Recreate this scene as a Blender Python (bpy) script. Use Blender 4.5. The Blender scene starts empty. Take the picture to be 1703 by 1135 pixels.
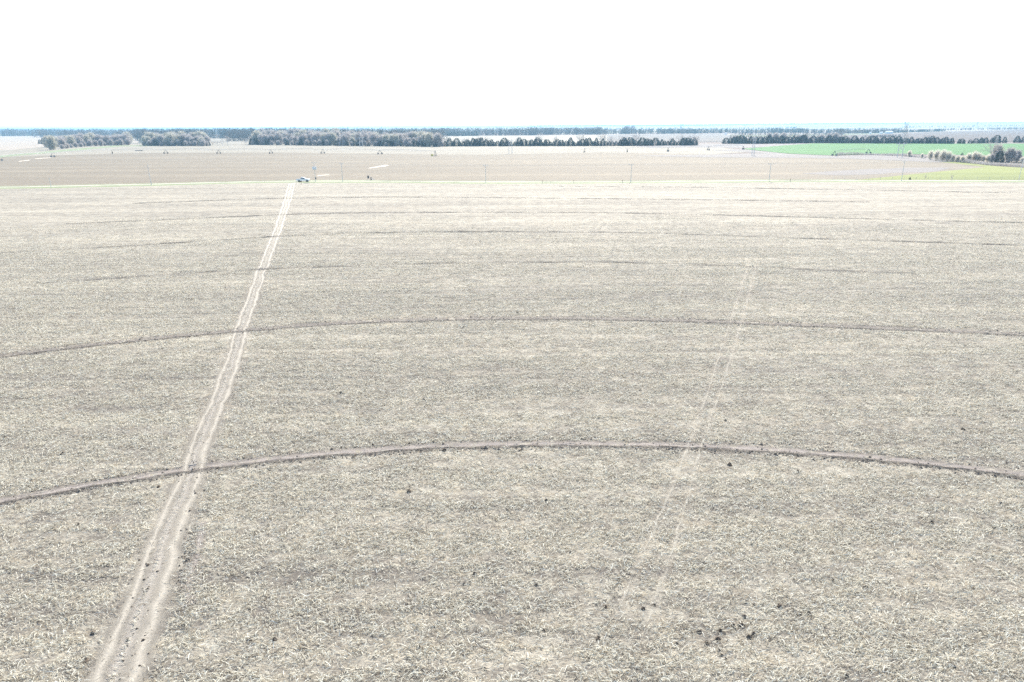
import bpy, math, random
import numpy as np
from mathutils import Vector, Matrix

# ------------------------------------------------------------------ camera, world, sun, exposure
scene = bpy.context.scene
CAM_H = 23.0
PITCH = math.radians(17.44)
ROLL = math.radians(-0.387)
F = 1135.3                                   # focal length in pixels of the 1703 px wide photograph
fw = np.array([0, math.cos(PITCH), -math.sin(PITCH)])
_r = np.array([1.0, 0, 0]); _u = np.array([0, math.sin(PITCH), math.cos(PITCH)])
rt = _r * math.cos(ROLL) + _u * math.sin(ROLL)
up = -_r * math.sin(ROLL) + _u * math.cos(ROLL)
cam_data = bpy.data.cameras.new('camera')
cam_data.lens = 24.0; cam_data.sensor_width = 36.0
cam_data.clip_start = 0.5; cam_data.clip_end = 60000
cam = bpy.data.objects.new('camera', cam_data)
scene.collection.objects.link(cam)
cam.matrix_world = Matrix(((rt[0], up[0], -fw[0], 0), (rt[1], up[1], -fw[1], 0), (rt[2], up[2], -fw[2], CAM_H), (0, 0, 0, 1)))
scene.camera = cam

SUN_AZ, SUN_EL = math.radians(13), math.radians(37)     # azimuth clockwise from +Y
world = bpy.data.worlds.new('World'); scene.world = world
world.use_nodes = True
wn = world.node_tree
sky = wn.nodes.new('ShaderNodeTexSky'); sky.sky_type = 'NISHITA'
sky.sun_disc = False; sky.sun_elevation = SUN_EL; sky.sun_rotation = SUN_AZ
sky.altitude = 300; sky.air_density = 1.0; sky.dust_density = 2.0; sky.ozone_density = 1.0
wn.links.new(sky.outputs[0], wn.nodes['Background'].inputs[0])
wn.nodes['Background'].inputs[1].default_value = 0.15

sd = bpy.data.lights.new('sun', 'SUN'); sd.energy = 4.2; sd.angle = math.radians(0.53); sd.color = (1.0, 0.95, 0.87)
sun = bpy.data.objects.new('sun', sd); scene.collection.objects.link(sun)
sv = Vector((math.sin(SUN_AZ) * math.cos(SUN_EL), math.cos(SUN_AZ) * math.cos(SUN_EL), math.sin(SUN_EL)))
sun.rotation_euler = (-sv).to_track_quat('-Z', 'Y').to_euler()
sun.location = (60, 200, 150)
vs = scene.view_settings
vs.view_transform = 'Standard'; vs.look = 'None'; vs.gamma = 1.0; vs.use_curve_mapping = False
vs.exposure = 1.15
scene.cycles.use_denoising = False          # keep the fine litter crisp
scene.cycles.use_adaptive_sampling = False
scene.cycles.sample_clamp_indirect = 3.0

# ------------------------------------------------------------------ helpers
rng = np.random.default_rng(11)
random.seed(5)

def at(px, py, z=0.0):
    """ground point seen at a pixel of the photograph (1703 x 1135)"""
    d = fw + rt * (px - 851.5) / F - up * (py - 567.5) / F
    t = (z - CAM_H) / d[2]
    return np.array([d[0] * t, d[1] * t, z])

def px_m(p):
    """metres per photograph pixel at a ground point"""
    return float(np.dot(np.array([p[0], p[1], p[2] - CAM_H]), fw)) / F

class MB:
    def __init__(s): s.v = []; s.f = []
    def quad(s, a, b, c, d):
        n = len(s.v); s.v += [tuple(a), tuple(b), tuple(c), tuple(d)]; s.f.append((n, n + 1, n + 2, n + 3))
    def tri(s, a, b, c):
        n = len(s.v); s.v += [tuple(a), tuple(b), tuple(c)]; s.f.append((n, n + 1, n + 2))
    def box(s, c, d, rz=0.0):
        cx, cy, cz = c; x, y, z = d[0] / 2, d[1] / 2, d[2] / 2
        n = len(s.v); ca, sa = math.cos(rz), math.sin(rz)
        for k in (-1, 1):
            for i, j in ((-1, -1), (1, -1), (1, 1), (-1, 1)):
                s.v.append((cx + i * x * ca - j * y * sa, cy + i * x * sa + j * y * ca, cz + k * z))
        for q in ((3, 2, 1, 0), (4, 5, 6, 7), (0, 1, 5, 4), (1, 2, 6, 5), (2, 3, 7, 6), (3, 0, 4, 7)):
            s.f.append(tuple(n + i for i in q))
    def tube(s, p0, p1, r0, r1=None, k=6, cap=True):
        r1 = r0 if r1 is None else r1
        p0 = Vector(p0); p1 = Vector(p1); d = (p1 - p0)
        if d.length < 1e-6: return
        d.normalize(); a = d.orthogonal().normalized(); b = d.cross(a)
        n = len(s.v)
        for p, r in ((p0, r0), (p1, r1)):
            for i in range(k):
                t = 2 * math.pi * i / k
                s.v.append(tuple(p + a * (r * math.cos(t)) + b * (r * math.sin(t))))
        for i in range(k):
            j = (i + 1) % k
            s.f.append((n + i, n + j, n + k + j, n + k + i))
        if cap:
            s.f.append(tuple(n + i for i in reversed(range(k)))); s.f.append(tuple(n + k + i for i in range(k)))
    def path(s, pts, r, k=5):
        for a, b in zip(pts[:-1], pts[1:]): s.tube(a, b, r, r, k, cap=True)
    def lathe(s, prof, c=(0, 0, 0), k=16, axis='z'):
        n = len(s.v)
        for r, h in prof:
            for i in range(k):
                t = 2 * math.pi * i / k
                if axis == 'z': p = (c[0] + r * math.cos(t), c[1] + r * math.sin(t), c[2] + h)
                else: p = (c[0] + r * math.cos(t), c[1] + h, c[2] + r * math.sin(t))
                s.v.append(p)
        for m in range(len(prof) - 1):
            for i in range(k):
                j = (i + 1) % k
                s.f.append((n + m * k + i, n + m * k + j, n + (m + 1) * k + j, n + (m + 1) * k + i))
    def prism(s, prof, y0, y1):
        """profile in x-z, extruded along y"""
        n = len(s.v); k = len(prof)
        for y in (y0, y1):
            for x, z in prof: s.v.append((x, y, z))
        for i in range(k):
            j = (i + 1) % k; s.f.append((n + i, n + j, n + k + j, n + k + i))
        s.f.append(tuple(n + i for i in reversed(range(k)))); s.f.append(tuple(n + k + i for i in range(k)))
    def mesh(s, name):
        m = bpy.data.meshes.new(name); m.from_pydata(s.v, [], s.f); m.update(); return m

def link(o): scene.collection.objects.link(o); return o
def obj(name, mb, mat, parent=None, smooth=False, loc=None):
    m = mb if isinstance(mb, bpy.types.Mesh) else mb.mesh(name)
    if mat is not None and not m.materials: m.materials.append(mat)
    if smooth:
        m.polygons.foreach_set('use_smooth', [True] * len(m.polygons))
    o = link(bpy.data.objects.new(name, m))
    if parent is not None: o.parent = parent
    if loc is not None: o.location = loc
    return o
def tag(o, label, cat, group=None, kind=None):
    if label: o['label'] = label
    if cat: o['category'] = cat
    if group: o['group'] = group
    if kind: o['kind'] = kind
    return o
def thing(name, label, cat, loc, rz=0.0, group=None):
    o = link(bpy.data.objects.new(name, None)); o.empty_display_size = 0.5
    o.location = loc; o.rotation_euler = (0, 0, rz)
    return tag(o, label, cat, group)
def dup(root, loc, rz=0.0, scale=None, label=None, group=None):
    r = root.copy(); link(r); r.location = loc; r.rotation_euler = (0, 0, rz)
    if scale is not None: r.scale = (scale, scale, scale) if not hasattr(scale, '__len__') else scale
    if label: r['label'] = label
    if group: r['group'] = group
    for ch in root.children:
        c = ch.copy(); link(c); c.parent = r
        for g in ch.children:
            d = g.copy(); link(d); d.parent = c
    return r

# ------------------------------------------------------------------ materials
class NT:
    def __init__(s, name):
        s.m = bpy.data.materials.new(name); s.m.use_nodes = True
        s.t = s.m.node_tree; s.n = s.t.nodes; s.l = s.t.links
        s.b = s.n['Principled BSDF']; s.b.inputs['Roughness'].default_value = 0.9
        s.b.inputs['Specular IOR Level'].default_value = 0.15
        s.out = s.n['Material Output']; s._co = None
    def co(s):
        if s._co is None: s._co = s.n.new('ShaderNodeTexCoord').outputs['Object']
        return s._co
    def mapped(s, scale=(1, 1, 1), rz=0.0, src=None):
        m = s.n.new('ShaderNodeMapping'); m.inputs['Scale'].default_value = scale; m.inputs['Rotation'].default_value = (0, 0, rz)
        s.l.new(src or s.co(), m.inputs[0]); return m.outputs[0]
    def noise(s, scale, detail=3, rough=0.6, vec=None, dist=0.0):
        n = s.n.new('ShaderNodeTexNoise'); n.inputs['Scale'].default_value = scale
        n.inputs['Detail'].default_value = detail; n.inputs['Roughness'].default_value = rough; n.inputs['Distortion'].default_value = dist
        s.l.new(vec or s.co(), n.inputs['Vector']); return n.outputs['Fac']
    def ramp(s, fac, stops, interp='LINEAR'):
        r = s.n.new('ShaderNodeValToRGB'); e = r.color_ramp.elements; r.color_ramp.interpolation = interp
        while len(e) < len(stops): e.new(0.5)
        for el, (p, c) in zip(e, stops):
            el.position = p; el.color = (c, c, c, 1) if not hasattr(c, '__len__') else (c[0], c[1], c[2], 1)
        s.l.new(fac, r.inputs[0]); return r.outputs[0]
    def mix(s, fac, a, b, mode='MIX'):
        m = s.n.new('ShaderNodeMix'); m.data_type = 'RGBA'; m.blend_type = mode
        for v, i in ((fac, 0), (a, 6), (b, 7)):
            if hasattr(v, 'links'): s.l.new(v, m.inputs[i])
            elif hasattr(v, '__len__'): m.inputs[i].default_value = (v[0], v[1], v[2], 1)
            else: m.inputs[i].default_value = v
        return m.outputs[2]
    def math(s, op, a, b=0.0, clamp=False):
        m = s.n.new('ShaderNodeMath'); m.operation = op; m.use_clamp = clamp
        for v, i in ((a, 0), (b, 1)):
            if hasattr(v, 'links'): s.l.new(v, m.inputs[i])
            else: m.inputs[i].default_value = v
        return m.outputs[0]
    def maprange(s, v, a, b, c=0.0, d=1.0):
        m = s.n.new('ShaderNodeMapRange'); s.l.new(v, m.inputs[0])
        for i, x in enumerate((a, b, c, d)): m.inputs[i + 1].default_value = x
        return m.outputs[0]
    def bump(s, h, strength=0.4, dist=0.1):
        b = s.n.new('ShaderNodeBump'); b.inputs['Strength'].default_value = strength; b.inputs['Distance'].default_value = dist
        s.l.new(h, b.inputs['Height']); s.l.new(b.outputs[0], s.b.inputs['Normal'])
    def color(s, c):
        if hasattr(c, 'links'): s.l.new(c, s.b.inputs['Base Color'])
        else: s.b.inputs['Base Color'].default_value = (c[0], c[1], c[2], 1)
    def attr(s, name):
        a = s.n.new('ShaderNodeAttribute'); a.attribute_name = name; return a.outputs['Fac']

def simple(name, c, rough=0.6, var=0.15, scale=3.0, spec=0.3, metal=0.0):
    t = NT(name); n = t.noise(scale, 4)
    a = tuple(x * (1 - var) for x in c); b = tuple(min(1, x * (1 + var)) for x in c)
    t.color(t.ramp(n, [(0.3, a), (0.7, b)])); t.b.inputs['Roughness'].default_value = rough
    t.b.inputs['Specular IOR Level'].default_value = spec; t.b.inputs['Metallic'].default_value = metal
    return t.m

def field_material(name, soil, straw, coverage=0.5, fine=1.0, bandscale=1.0, far_rise=None, bands=0.14):
    """litter of stalks over soil: fine crossed streaks, clumps, long row bands"""
    t = NT(name)
    sx = None
    for rz, sc in ((0.25, (3.2, 26, 1)), (1.1, (3.0, 22, 1)), (2.2, (3.4, 28, 1))):
        n = t.noise(1.0 * fine, 2, 0.5, t.mapped(sc, rz))
        sx = n if sx is None else t.math('MAXIMUM', sx, n)
    clump = t.noise(1.1 * fine, 4, 0.7)
    big = t.noise(0.035, 4, 0.6)
    row = t.noise(1.0, 3, 0.6, t.mapped((0.022 * bandscale, 0.62 * bandscale, 1), 0.02))
    row2 = t.noise(1.0, 2, 0.5, t.mapped((0.004 * bandscale, 0.09 * bandscale, 1), 0.03))
    v = t.math('ADD', t.math('MULTIPLY', sx, 0.9), t.math('MULTIPLY', clump, 0.5))
    coarse = t.noise(0.30 * fine, 6, 0.85)
    v = t.math('ADD', v, t.math('MULTIPLY', t.math('SUBTRACT', coarse, 0.36), 0.9))
    v = t.math('ADD', v, t.math('MULTIPLY', row, 0.45))
    v = t.math('ADD', v, t.math('MULTIPLY', t.math('SUBTRACT', row2, 0.5), bands * 2))
    v = t.math('ADD', v, t.math('MULTIPLY', t.math('ADD', big, 0.5), 0.175))        # mean about .54 + .37 + .22 + .15 + .18
    if far_rise:
        y = t.n.new('ShaderNodeSeparateXYZ'); t.l.new(t.co(), y.inputs[0])
        yy = t.math('ADD', y.outputs[1], t.math('MULTIPLY', big, 60.0))
        xx = t.math('ADD', yy, t.math('MULTIPLY', y.outputs[0], -0.22))
        v = t.math('ADD', v, t.maprange(xx, far_rise[0], far_rise[1], 0.0, far_rise[2]))
    cov = t.maprange(v, 1.44 - coverage * 0.5, 1.44 - coverage * 0.5 + 0.5)
    hue = t.noise(0.9 * fine, 3, 0.7)
    sc = t.ramp(hue, [(0.3, tuple(x * k for x, k in zip(straw, (0.86, 0.80, 0.70)))), (0.5, straw), (0.72, tuple(min(1, x * k) for x, k in zip(straw, (1.1, 1.12, 1.15))))])
    so = t.ramp(t.noise(2.5 * fine, 4, 0.7), [(0.25, tuple(x * 0.62 for x in soil)), (0.7, soil)])
    warm = t.maprange(t.noise(0.05, 4, 0.65, t.mapped((1, 2.2, 1), 0.4)), 0.45, 0.75, 0.0, 0.35)
    sc = t.mix(warm, sc, tuple(x * k for x, k in zip(straw, (1.06, 0.97, 0.88))))
    t.color(t.mix(cov, so, sc))
    t.bump(t.math('ADD', sx, clump), 0.55, 0.10)
    return t.m

SOIL = (0.150, 0.133, 0.113)
STRAW = (0.445, 0.409, 0.324)
m_corn = field_material('corn_litter', SOIL, STRAW, 0.68, far_rise=(120, 215, 0.07))
m_mid = field_material('mid_stubble', (0.235, 0.20, 0.148), (0.345, 0.295, 0.212), 0.36, 0.45, 0.5, bands=0.32)
m_pale = field_material('pale_stubble', (0.285, 0.255, 0.198), (0.385, 0.35, 0.272), 0.55, 0.35, 0.3)
m_grey = field_material('grey_stubble', (0.24, 0.22, 0.20), (0.33, 0.30, 0.27), 0.35, 0.35, 0.3)
m_far_grey = field_material('far_grey_land', (0.15, 0.136, 0.12), (0.21, 0.192, 0.166), 0.4, 0.2, 0.15)
m_brown = field_material('brown_field', (0.105, 0.083, 0.071), (0.155, 0.124, 0.105), 0.4, 0.2, 0.15)
m_tan = field_material('tan_field', (0.36, 0.31, 0.25), (0.52, 0.46, 0.37), 0.5, 0.2, 0.15)

def green_material(name, a, b, scale=0.02, streak=(0.004, 0.05)):
    t = NT(name)
    n = t.noise(scale, 4, 0.6); s = t.noise(1.0, 3, 0.6, t.mapped((streak[0], streak[1], 1), 0.05)); f = t.noise(1.5, 4, 0.7)
    v = t.math('ADD', t.math('MULTIPLY', n, 0.4), t.math('ADD', t.math('MULTIPLY', s, 0.45), t.math('MULTIPLY', f, 0.25)))
    t.color(t.ramp(v, [(0.38, a), (0.72, b)])); t.bump(f, 0.3, 0.1)
    return t.m
m_wheat = green_material('young_wheat', (0.042, 0.135, 0.036), (0.078, 0.205, 0.048))
m_meadow = green_material('meadow_grass', (0.145, 0.168, 0.058), (0.25, 0.270, 0.080), 0.012, (0.005, 0.09))
m_verge = green_material('verge_grass', (0.14, 0.18, 0.085), (0.30, 0.325, 0.19), 0.15, (0.03, 0.3))
m_gravel = simple('pale_gravel', (0.48, 0.45, 0.375), 0.95, 0.15, 0.6, 0.1)
m_sand = simple('bare_sand', (0.60, 0.53, 0.43), 0.95, 0.12, 0.3, 0.1)

def land_material():
    t = NT('farmland')
    v = t.n.new('ShaderNodeTexVoronoi'); v.inputs['Scale'].default_value = 1.0
    t.l.new(t.mapped((1 / 700, 1 / 520, 1), 0.15), v.inputs['Vector'])
    c = t.n.new('ShaderNodeSeparateColor'); t.l.new(v.outputs['Color'], c.inputs[0])
    col = t.ramp(c.outputs[0], [(0.0, (0.40, 0.34, 0.26)), (0.25, (0.29, 0.235, 0.20)), (0.45, (0.50, 0.45, 0.36)), (0.62, (0.20, 0.24, 0.13)), (0.75, (0.34, 0.31, 0.22)), (0.9, (0.14, 0.14, 0.11))], 'CONSTANT')
    n = t.noise(0.01, 5, 0.6)
    t.color(t.mix(1.0, col, t.ramp(n, [(0.3, 0.45), (0.7, 0.75)]), 'MULTIPLY'))
    return t.m
m_land = land_material()

def leaf_material(name, a, b, transl=0.25, scale=0.6):
    t = NT(name)
    n = t.noise(scale, 3, 0.6); c = t.ramp(n, [(0.3, a), (0.7, b)])
    t.color(c); t.b.inputs['Roughness'].default_value = 0.85
    if transl:
        tr = t.n.new('ShaderNodeBsdfTranslucent'); t.l.new(c, tr.inputs[0])
        mx = t.n.new('ShaderNodeMixShader'); mx.inputs[0].default_value = transl
        t.l.new(t.b.outputs[0], mx.inputs[1]); t.l.new(tr.outputs[0], mx.inputs[2]); t.l.new(mx.outputs[0], t.out.inputs[0])
    return t.m
m_bark = leaf_material('grey_bark', (0.30, 0.27, 0.245), (0.45, 0.41, 0.375), 0, 1.5)
m_twig = leaf_material('grey_twigs', (0.41, 0.38, 0.36), (0.57, 0.53, 0.50), 0.32)
m_twig_b = leaf_material('budding_twigs', (0.46, 0.44, 0.375), (0.60, 0.57, 0.485), 0.32)
m_willow = leaf_material('pale_willow_twigs', (0.56, 0.53, 0.47), (0.74, 0.70, 0.60), 0.5)
m_farwood = leaf_material('far_bare_wood', (0.12, 0.112, 0.105), (0.20, 0.185, 0.17), 0.15)
m_cedar = leaf_material('cedar_foliage', (0.026, 0.046, 0.040), (0.055, 0.084, 0.066), 0.15)
m_wood = simple('weathered_pole_wood', (0.66, 0.64, 0.61), 0.85, 0.2, 2.0, 0.1)
m_steel = simple('galvanised_steel', (0.45, 0.46, 0.47), 0.45, 0.12, 2.0, 0.5, 0.3)
m_lattice = simple('dull_lattice_steel', (0.24, 0.25, 0.26), 0.6, 0.12, 0.5, 0.4)
m_darkmetal = simple('dark_painted_metal', (0.06, 0.065, 0.07), 0.5, 0.2, 3.0, 0.4)
m_rubber = simple('tyre_rubber', (0.025, 0.025, 0.027), 0.8, 0.2, 8.0, 0.2)
m_white = simple('white_paint', (0.88, 0.88, 0.88), 0.3, 0.03, 1.0, 0.5)
m_glass = simple('dark_window_glass', (0.03, 0.04, 0.05), 0.08, 0.1, 1.0, 0.6)
m_lamp = simple('clear_lamp_lens', (0.7, 0.7, 0.7), 0.15, 0.05, 5, 0.6)
m_red = simple('red_lamp_lens', (0.35, 0.02, 0.02), 0.25, 0.1, 5, 0.5)
m_yellow = simple('yellow_paint', (0.65, 0.55, 0.10), 0.5, 0.1, 4, 0.4)
m_rust = simple('rusty_iron', (0.22, 0.10, 0.06), 0.85, 0.3, 6, 0.2)
m_grey_tank = simple('grey_transformer_paint', (0.74, 0.76, 0.77), 0.4, 0.08, 2, 0.5)
m_clod = simple('dark_clod', (0.135, 0.108, 0.082), 0.95, 0.5, 12.0, 0.1)

# ------------------------------------------------------------------ ground: one sheet to the horizon
def vnoise(x, y, seed=0):
    x = np.asarray(x, float); y = np.asarray(y, float)
    def h(i, j):
        a = (i * 374761393 + j * 668265263 + seed * 974711) & 0xFFFFFFFF
        a = ((a ^ (a >> 13)) * 1274126177) & 0xFFFFFFFF
        return ((a ^ (a >> 16)) & 0xFFFF) / 65535.0
    xi = np.floor(x).astype(np.int64); yi = np.floor(y).astype(np.int64); u = x - xi; v = y - yi
    u = u * u * (3 - 2 * u); v = v * v * (3 - 2 * v)
    return (h(xi, yi) * (1 - u) + h(xi + 1, yi) * u) * (1 - v) + (h(xi, yi + 1) * (1 - u) + h(xi + 1, yi + 1) * u) * v

def terrain(x, y):
    r = np.hypot(x, y); th = np.arctan2(x, y)
    s = np.clip((r - 3600) / 4500, 0, 1); s = s * s * (3 - 2 * s)
    base = 10 + 15 * np.clip(np.sin(th) * 1.2 + 0.4, 0, 1.3)
    n = vnoise(th * 9 + 40, r / 2600, 3) * 0.65 + vnoise(th * 31 + 90, r / 1100, 5) * 0.35
    return s * base * (0.45 + 0.95 * n)

rings = np.concatenate([[0.0], np.geomspace(12, 2500, 60), np.linspace(2700, 9000, 48), np.geomspace(9400, 26000, 22)])
NA = 300
ang = np.linspace(0, 2 * np.pi, NA, endpoint=False)
R, A = np.meshgrid(rings[1:], ang, indexing='ij')
X = R * np.sin(A); Y = R * np.cos(A); Z = terrain(X, Y) - 0.06
g = MB(); g.v = [(0, 0, -0.06)] + list(map(tuple, np.stack([X.ravel(), Y.ravel(), Z.ravel()], 1).tolist()))
for j in range(NA): g.f.append((0, 1 + (j + 1) % NA, 1 + j))
for i in range(len(rings) - 2):
    for j in range(NA):
        k = (j + 1) % NA; a = 1 + i * NA; b = a + NA
        g.f.append((a + j, a + k, b + k, b + j))
ground = obj('ground', g, m_land, smooth=True); tag(ground, None, None, kind='structure')

def sheet(name, pts, mat, z, px=True, jitter=0.0, step=None):
    """flat patch of land from an outline"""
    P = [at(*p)[:2] if px else np.array(p, float) for p in pts]
    out = []
    for a, b in zip(P, P[1:] + P[:1]):
        L = np.hypot(*(b - a)); n = max(1, int(L / (step or 12)))
        for i in range(n):
            q = a + (b - a) * i / n
            if jitter and i: q = q + (np.array([vnoise(q[0] / 9, q[1] / 9, 1), vnoise(q[0] / 9, q[1] / 9, 2)]) - 0.5) * 2 * jitter
            out.append((q[0], q[1], z))
    m = MB(); m.v = out; m.f = [tuple(range(len(out)))]
    o = obj(name, m, mat); tag(o, None, None, kind='structure'); return o

ROAD_Y = [(0, 312.0), (100, 310.2), (250, 307.0), (400, 303.4), (490, 301.8), (600, 301.8), (800, 303.2), (950, 303.2), (1100, 302.3), (1300, 300.8), (1500, 300.6), (1703, 301.0)]
road = [at(x, y) for x, y in ROAD_Y]
road = [np.array([road[0][0] * 2.2, road[0][1] - 12, 0])] + road + [np.array([road[-1][0] * 2.2, road[-1][1] + 2, 0])]
def strip_from_line(name, line, d0, d1, mat, z, step=8, wob=0.4):
    """band between two offsets (in y) of a line that runs across the view"""
    xs = np.arange(line[0][0], line[-1][0], step); ys = np.interp(xs, [p[0] for p in line], [p[1] for p in line])
    m = MB(); n = len(xs)
    w0 = (vnoise(xs / 7, xs * 0, 7) - 0.5) * 2 * wob; w1 = (vnoise(xs / 6, xs * 0 + 9, 8) - 0.5) * 2 * wob
    for x, y, a, b in zip(xs, ys, w0, w1): m.v += [(x, y + d0 + a, z), (x, y + d1 + b, z)]
    m.f = [(2 * i, 2 * i + 2, 2 * i + 3, 2 * i + 1) for i in range(n - 1)]
    o = obj(name, m, mat); tag(o, None, None, kind='structure'); return o

fx0, fx1 = road[0][0], road[-1][0]
sheet('corn_field', [(fx0, -140), (fx1, -140)] + [(p[0], p[1] - 2) for p in reversed(road)], m_corn, 0.0, px=False, step=400)
strip_from_line('grass_verge', road, -8.5, -0.3, m_verge, 0.010, wob=1.6)
strip_from_line('gravel_road', road, -0.6, 2.9, m_gravel, 0.016, wob=0.5)
strip_from_line('far_grass_verge', road, 3.2, 6.5, m_verge, 0.012, wob=1.0)
sheet('stubble_field', [(p[0], p[1] + 4) for p in road] + [tuple(at(1703 + 250, 262)[:2]), tuple(at(1703, 262)[:2]), tuple(at(1400, 259.5)[:2]), tuple(at(1250, 257)[:2]), tuple(at(1000, 254)[:2]), tuple(at(800, 258)[:2]), tuple(at(640, 256.5)[:2]), tuple(at(450, 254)[:2]), tuple(at(240, 255)[:2]), tuple(at(150, 257)[:2]), tuple(at(0, 262)[:2]), tuple(at(-250, 268)[:2])], m_mid, 0.0, px=False, jitter=2.0, step=40)
sheet('pale_field', [(-250, 268), (0, 262), (150, 257), (240, 255), (450, 254), (640, 256.5), (800, 258), (1000, 254), (1180, 257.0), (1260, 252.5), (1200, 245.8), (1000, 242), (700, 241), (400, 240), (210, 239), (120, 241), (20, 250), (-250, 254)], m_pale, 0.03, jitter=3.0, step=60)
sheet('left_far_field', [(-250, 254), (20, 250), (120, 241), (230, 238), (232, 229.5), (70, 226.5), (-250, 228)], m_tan, 0.03, step=80)
sheet('grass_margin', [(0, 259), (60, 254.5), (100, 250), (140, 246.5), (190, 242.5), (260, 242), (260, 243.4), (200, 244), (145, 249), (95, 254), (40, 258.5), (0, 262.5)], m_verge, 0.06, jitter=3, step=25)
sheet('grey_margin', [(1050, 243.5), (1160, 240.5), (1300, 238.6), (1400, 238.2), (1360, 240.0), (1240, 246.5), (1150, 245.8), (1080, 246.0)], m_grey, 0.07, jitter=2, step=30)
sheet('wheat_field', [(1233, 248), (1300, 242.5), (1352, 238.9), (1500, 239.3), (1703, 239.3), (1960, 239), (1960, 262), (1703, 260.5), (1600, 258.5), (1530, 257), (1460, 256.6), (1385, 259), (1310, 255.8), (1270, 251.5)], m_wheat, 0.09, jitter=2.5, step=25)
sheet('ploughed_strip', [(1180, 250), (1232, 248.4), (1270, 252.0), (1312, 256.4), (1390, 259.8), (1470, 257.8), (1540, 263), (1600, 268.0), (1560, 270.5), (1480, 267.0), (1400, 264.0), (1320, 263.0), (1180, 262.0), (1050, 259.5), (1180, 257.5), (1275, 255.6)], m_grey, 0.05, jitter=2, step=20)
sheet('meadow', [(1425, 299.8), (1560, 286), (1640, 278.5), (1575, 271.0), (1460, 263.5), (1420, 259.5), (1480, 260.5), (1540, 264), (1600, 270.5), (1660, 277.0), (1703, 279.5), (1960, 292), (1960, 300.0), (1703, 299.6)], m_meadow, 0.04, jitter=1.2, step=12)
sheet('dark_soil_patch', [(1330, 289), (1420, 283.0), (1500, 279.5), (1585, 279.0), (1560, 285.0), (1470, 289.5), (1390, 292)], m_grey, 0.03, jitter=2.5, step=10)
sheet('bare_patch', [(612, 280.6), (640, 277.2), (648, 275.0), (640, 274.6), (626, 277.4), (615, 279.2)], m_sand, 0.02, jitter=0.8, step=5)
sheet('bare_patch', [(526, 293.6), (548, 291.0), (547, 290.2), (530, 291.9)], m_sand, 0.02, jitter=0.6, step=4)
sheet('bare_patch', [(32, 269.2), (50, 266.8), (48, 266.2), (33, 268.2)], m_sand, 0.02, jitter=0.8, step=6)
sheet('bare_patch', [(58, 264.9), (85, 262.9), (84, 262.3), (60, 264.0)], m_sand, 0.04, jitter=0.8, step=6)
# land beyond the tree rows
sheet('far_stubble_field', [(715, 236), (1010, 238), (1010, 224.8), (880, 226.0), (790, 226.2), (715, 228.8)], m_pale, 0.2, step=100)
sheet('far_grey_field', [(1010, 238), (1240, 236), (1205, 222.8), (1160, 223.0), (1010, 224.8)], m_far_grey, 0.2, step=100)
sheet('far_gap_field', [(335, 241.5), (420, 241.5), (420, 235.2), (392, 230.6), (345, 231.4)], m_pale, 0.2, step=60)
sheet('far_brown_field', [(1240, 236), (1960, 236), (1960, 213.0), (1703, 215.6), (1640, 217.6), (1570, 219.3), (1480, 222.8), (1380, 226.3), (1250, 230)], m_brown, 0.2, step=120)

# ------------------------------------------------------------------ wheel tracks in the near field
ARCS = [
 ([(-120, 856), (0, 834), (100, 816), (200, 799), (330, 778), (500, 758.5), (700, 743.5), (850, 738.5), (1000, 738.5), (1150, 742), (1300, 749), (1450, 761), (1600, 777), (1703, 790), (1830, 808)], 1.0, 1.0),
 ([(-120, 611), (0, 592), (100, 580), (200, 569), (300, 559), (405, 550), (520, 540), (650, 533.5), (850, 529.5), (1000, 530.5), (1150, 534), (1300, 540), (1500, 547.5), (1703, 557), (1830, 564)], 0.95, 0.9),
 ([(60, 473), (200, 463), (300, 455), (440, 448), (700, 439), (1020, 436), (1150, 440), (1300, 447), (1400, 452), (1530, 456)], 0.9, 0.7),
 ([(0, 421), (100, 416), (200, 411), (480, 392), (640, 387), (850, 385.5), (1060, 387), (1330, 397), (1500, 402), (1703, 409), (1800, 412)], 1.0, 0.75),
 ([(110, 373), (300, 365), (500, 356), (640, 354), (850, 353.6), (1000, 354), (1200, 358), (1350, 362), (1500, 366), (1703, 371)], 1.1, 0.75),
 ([(220, 339), (430, 331), (560, 329), (640, 328), (850, 329.5), (1000, 331), (1200, 333), (1450, 336.5)], 1.2, 0.8),
 ([(930, 310.6), (1010, 311), (1180, 312), (1340, 315), (1500, 317.5), (1703, 322)], 1.0, 0.7)]

def smooth_line(P, step):
    P = np.array(P); d = np.concatenate([[0], np.cumsum(np.hypot(*np.diff(P[:, :2], axis=0).T))])
    s = np.arange(0, d[-1], step)
    q = np.stack([np.interp(s, d, P[:, i]) for i in range(2)], 1)
    k = max(3, int(0.10 * len(s)) | 1)
    for _ in range(2):
        pad = k // 2
        e0 = q[0] - (q[1:pad + 1] - q[0])[::-1]; e1 = q[-1] - (q[-pad - 1:-1] - q[-1])[::-1]
        z = np.concatenate([e0, q, e1]); ker = np.ones(k) / k
        q = np.stack([np.convolve(z[:, i], ker, 'valid') for i in range(2)], 1)
    return q

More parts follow.
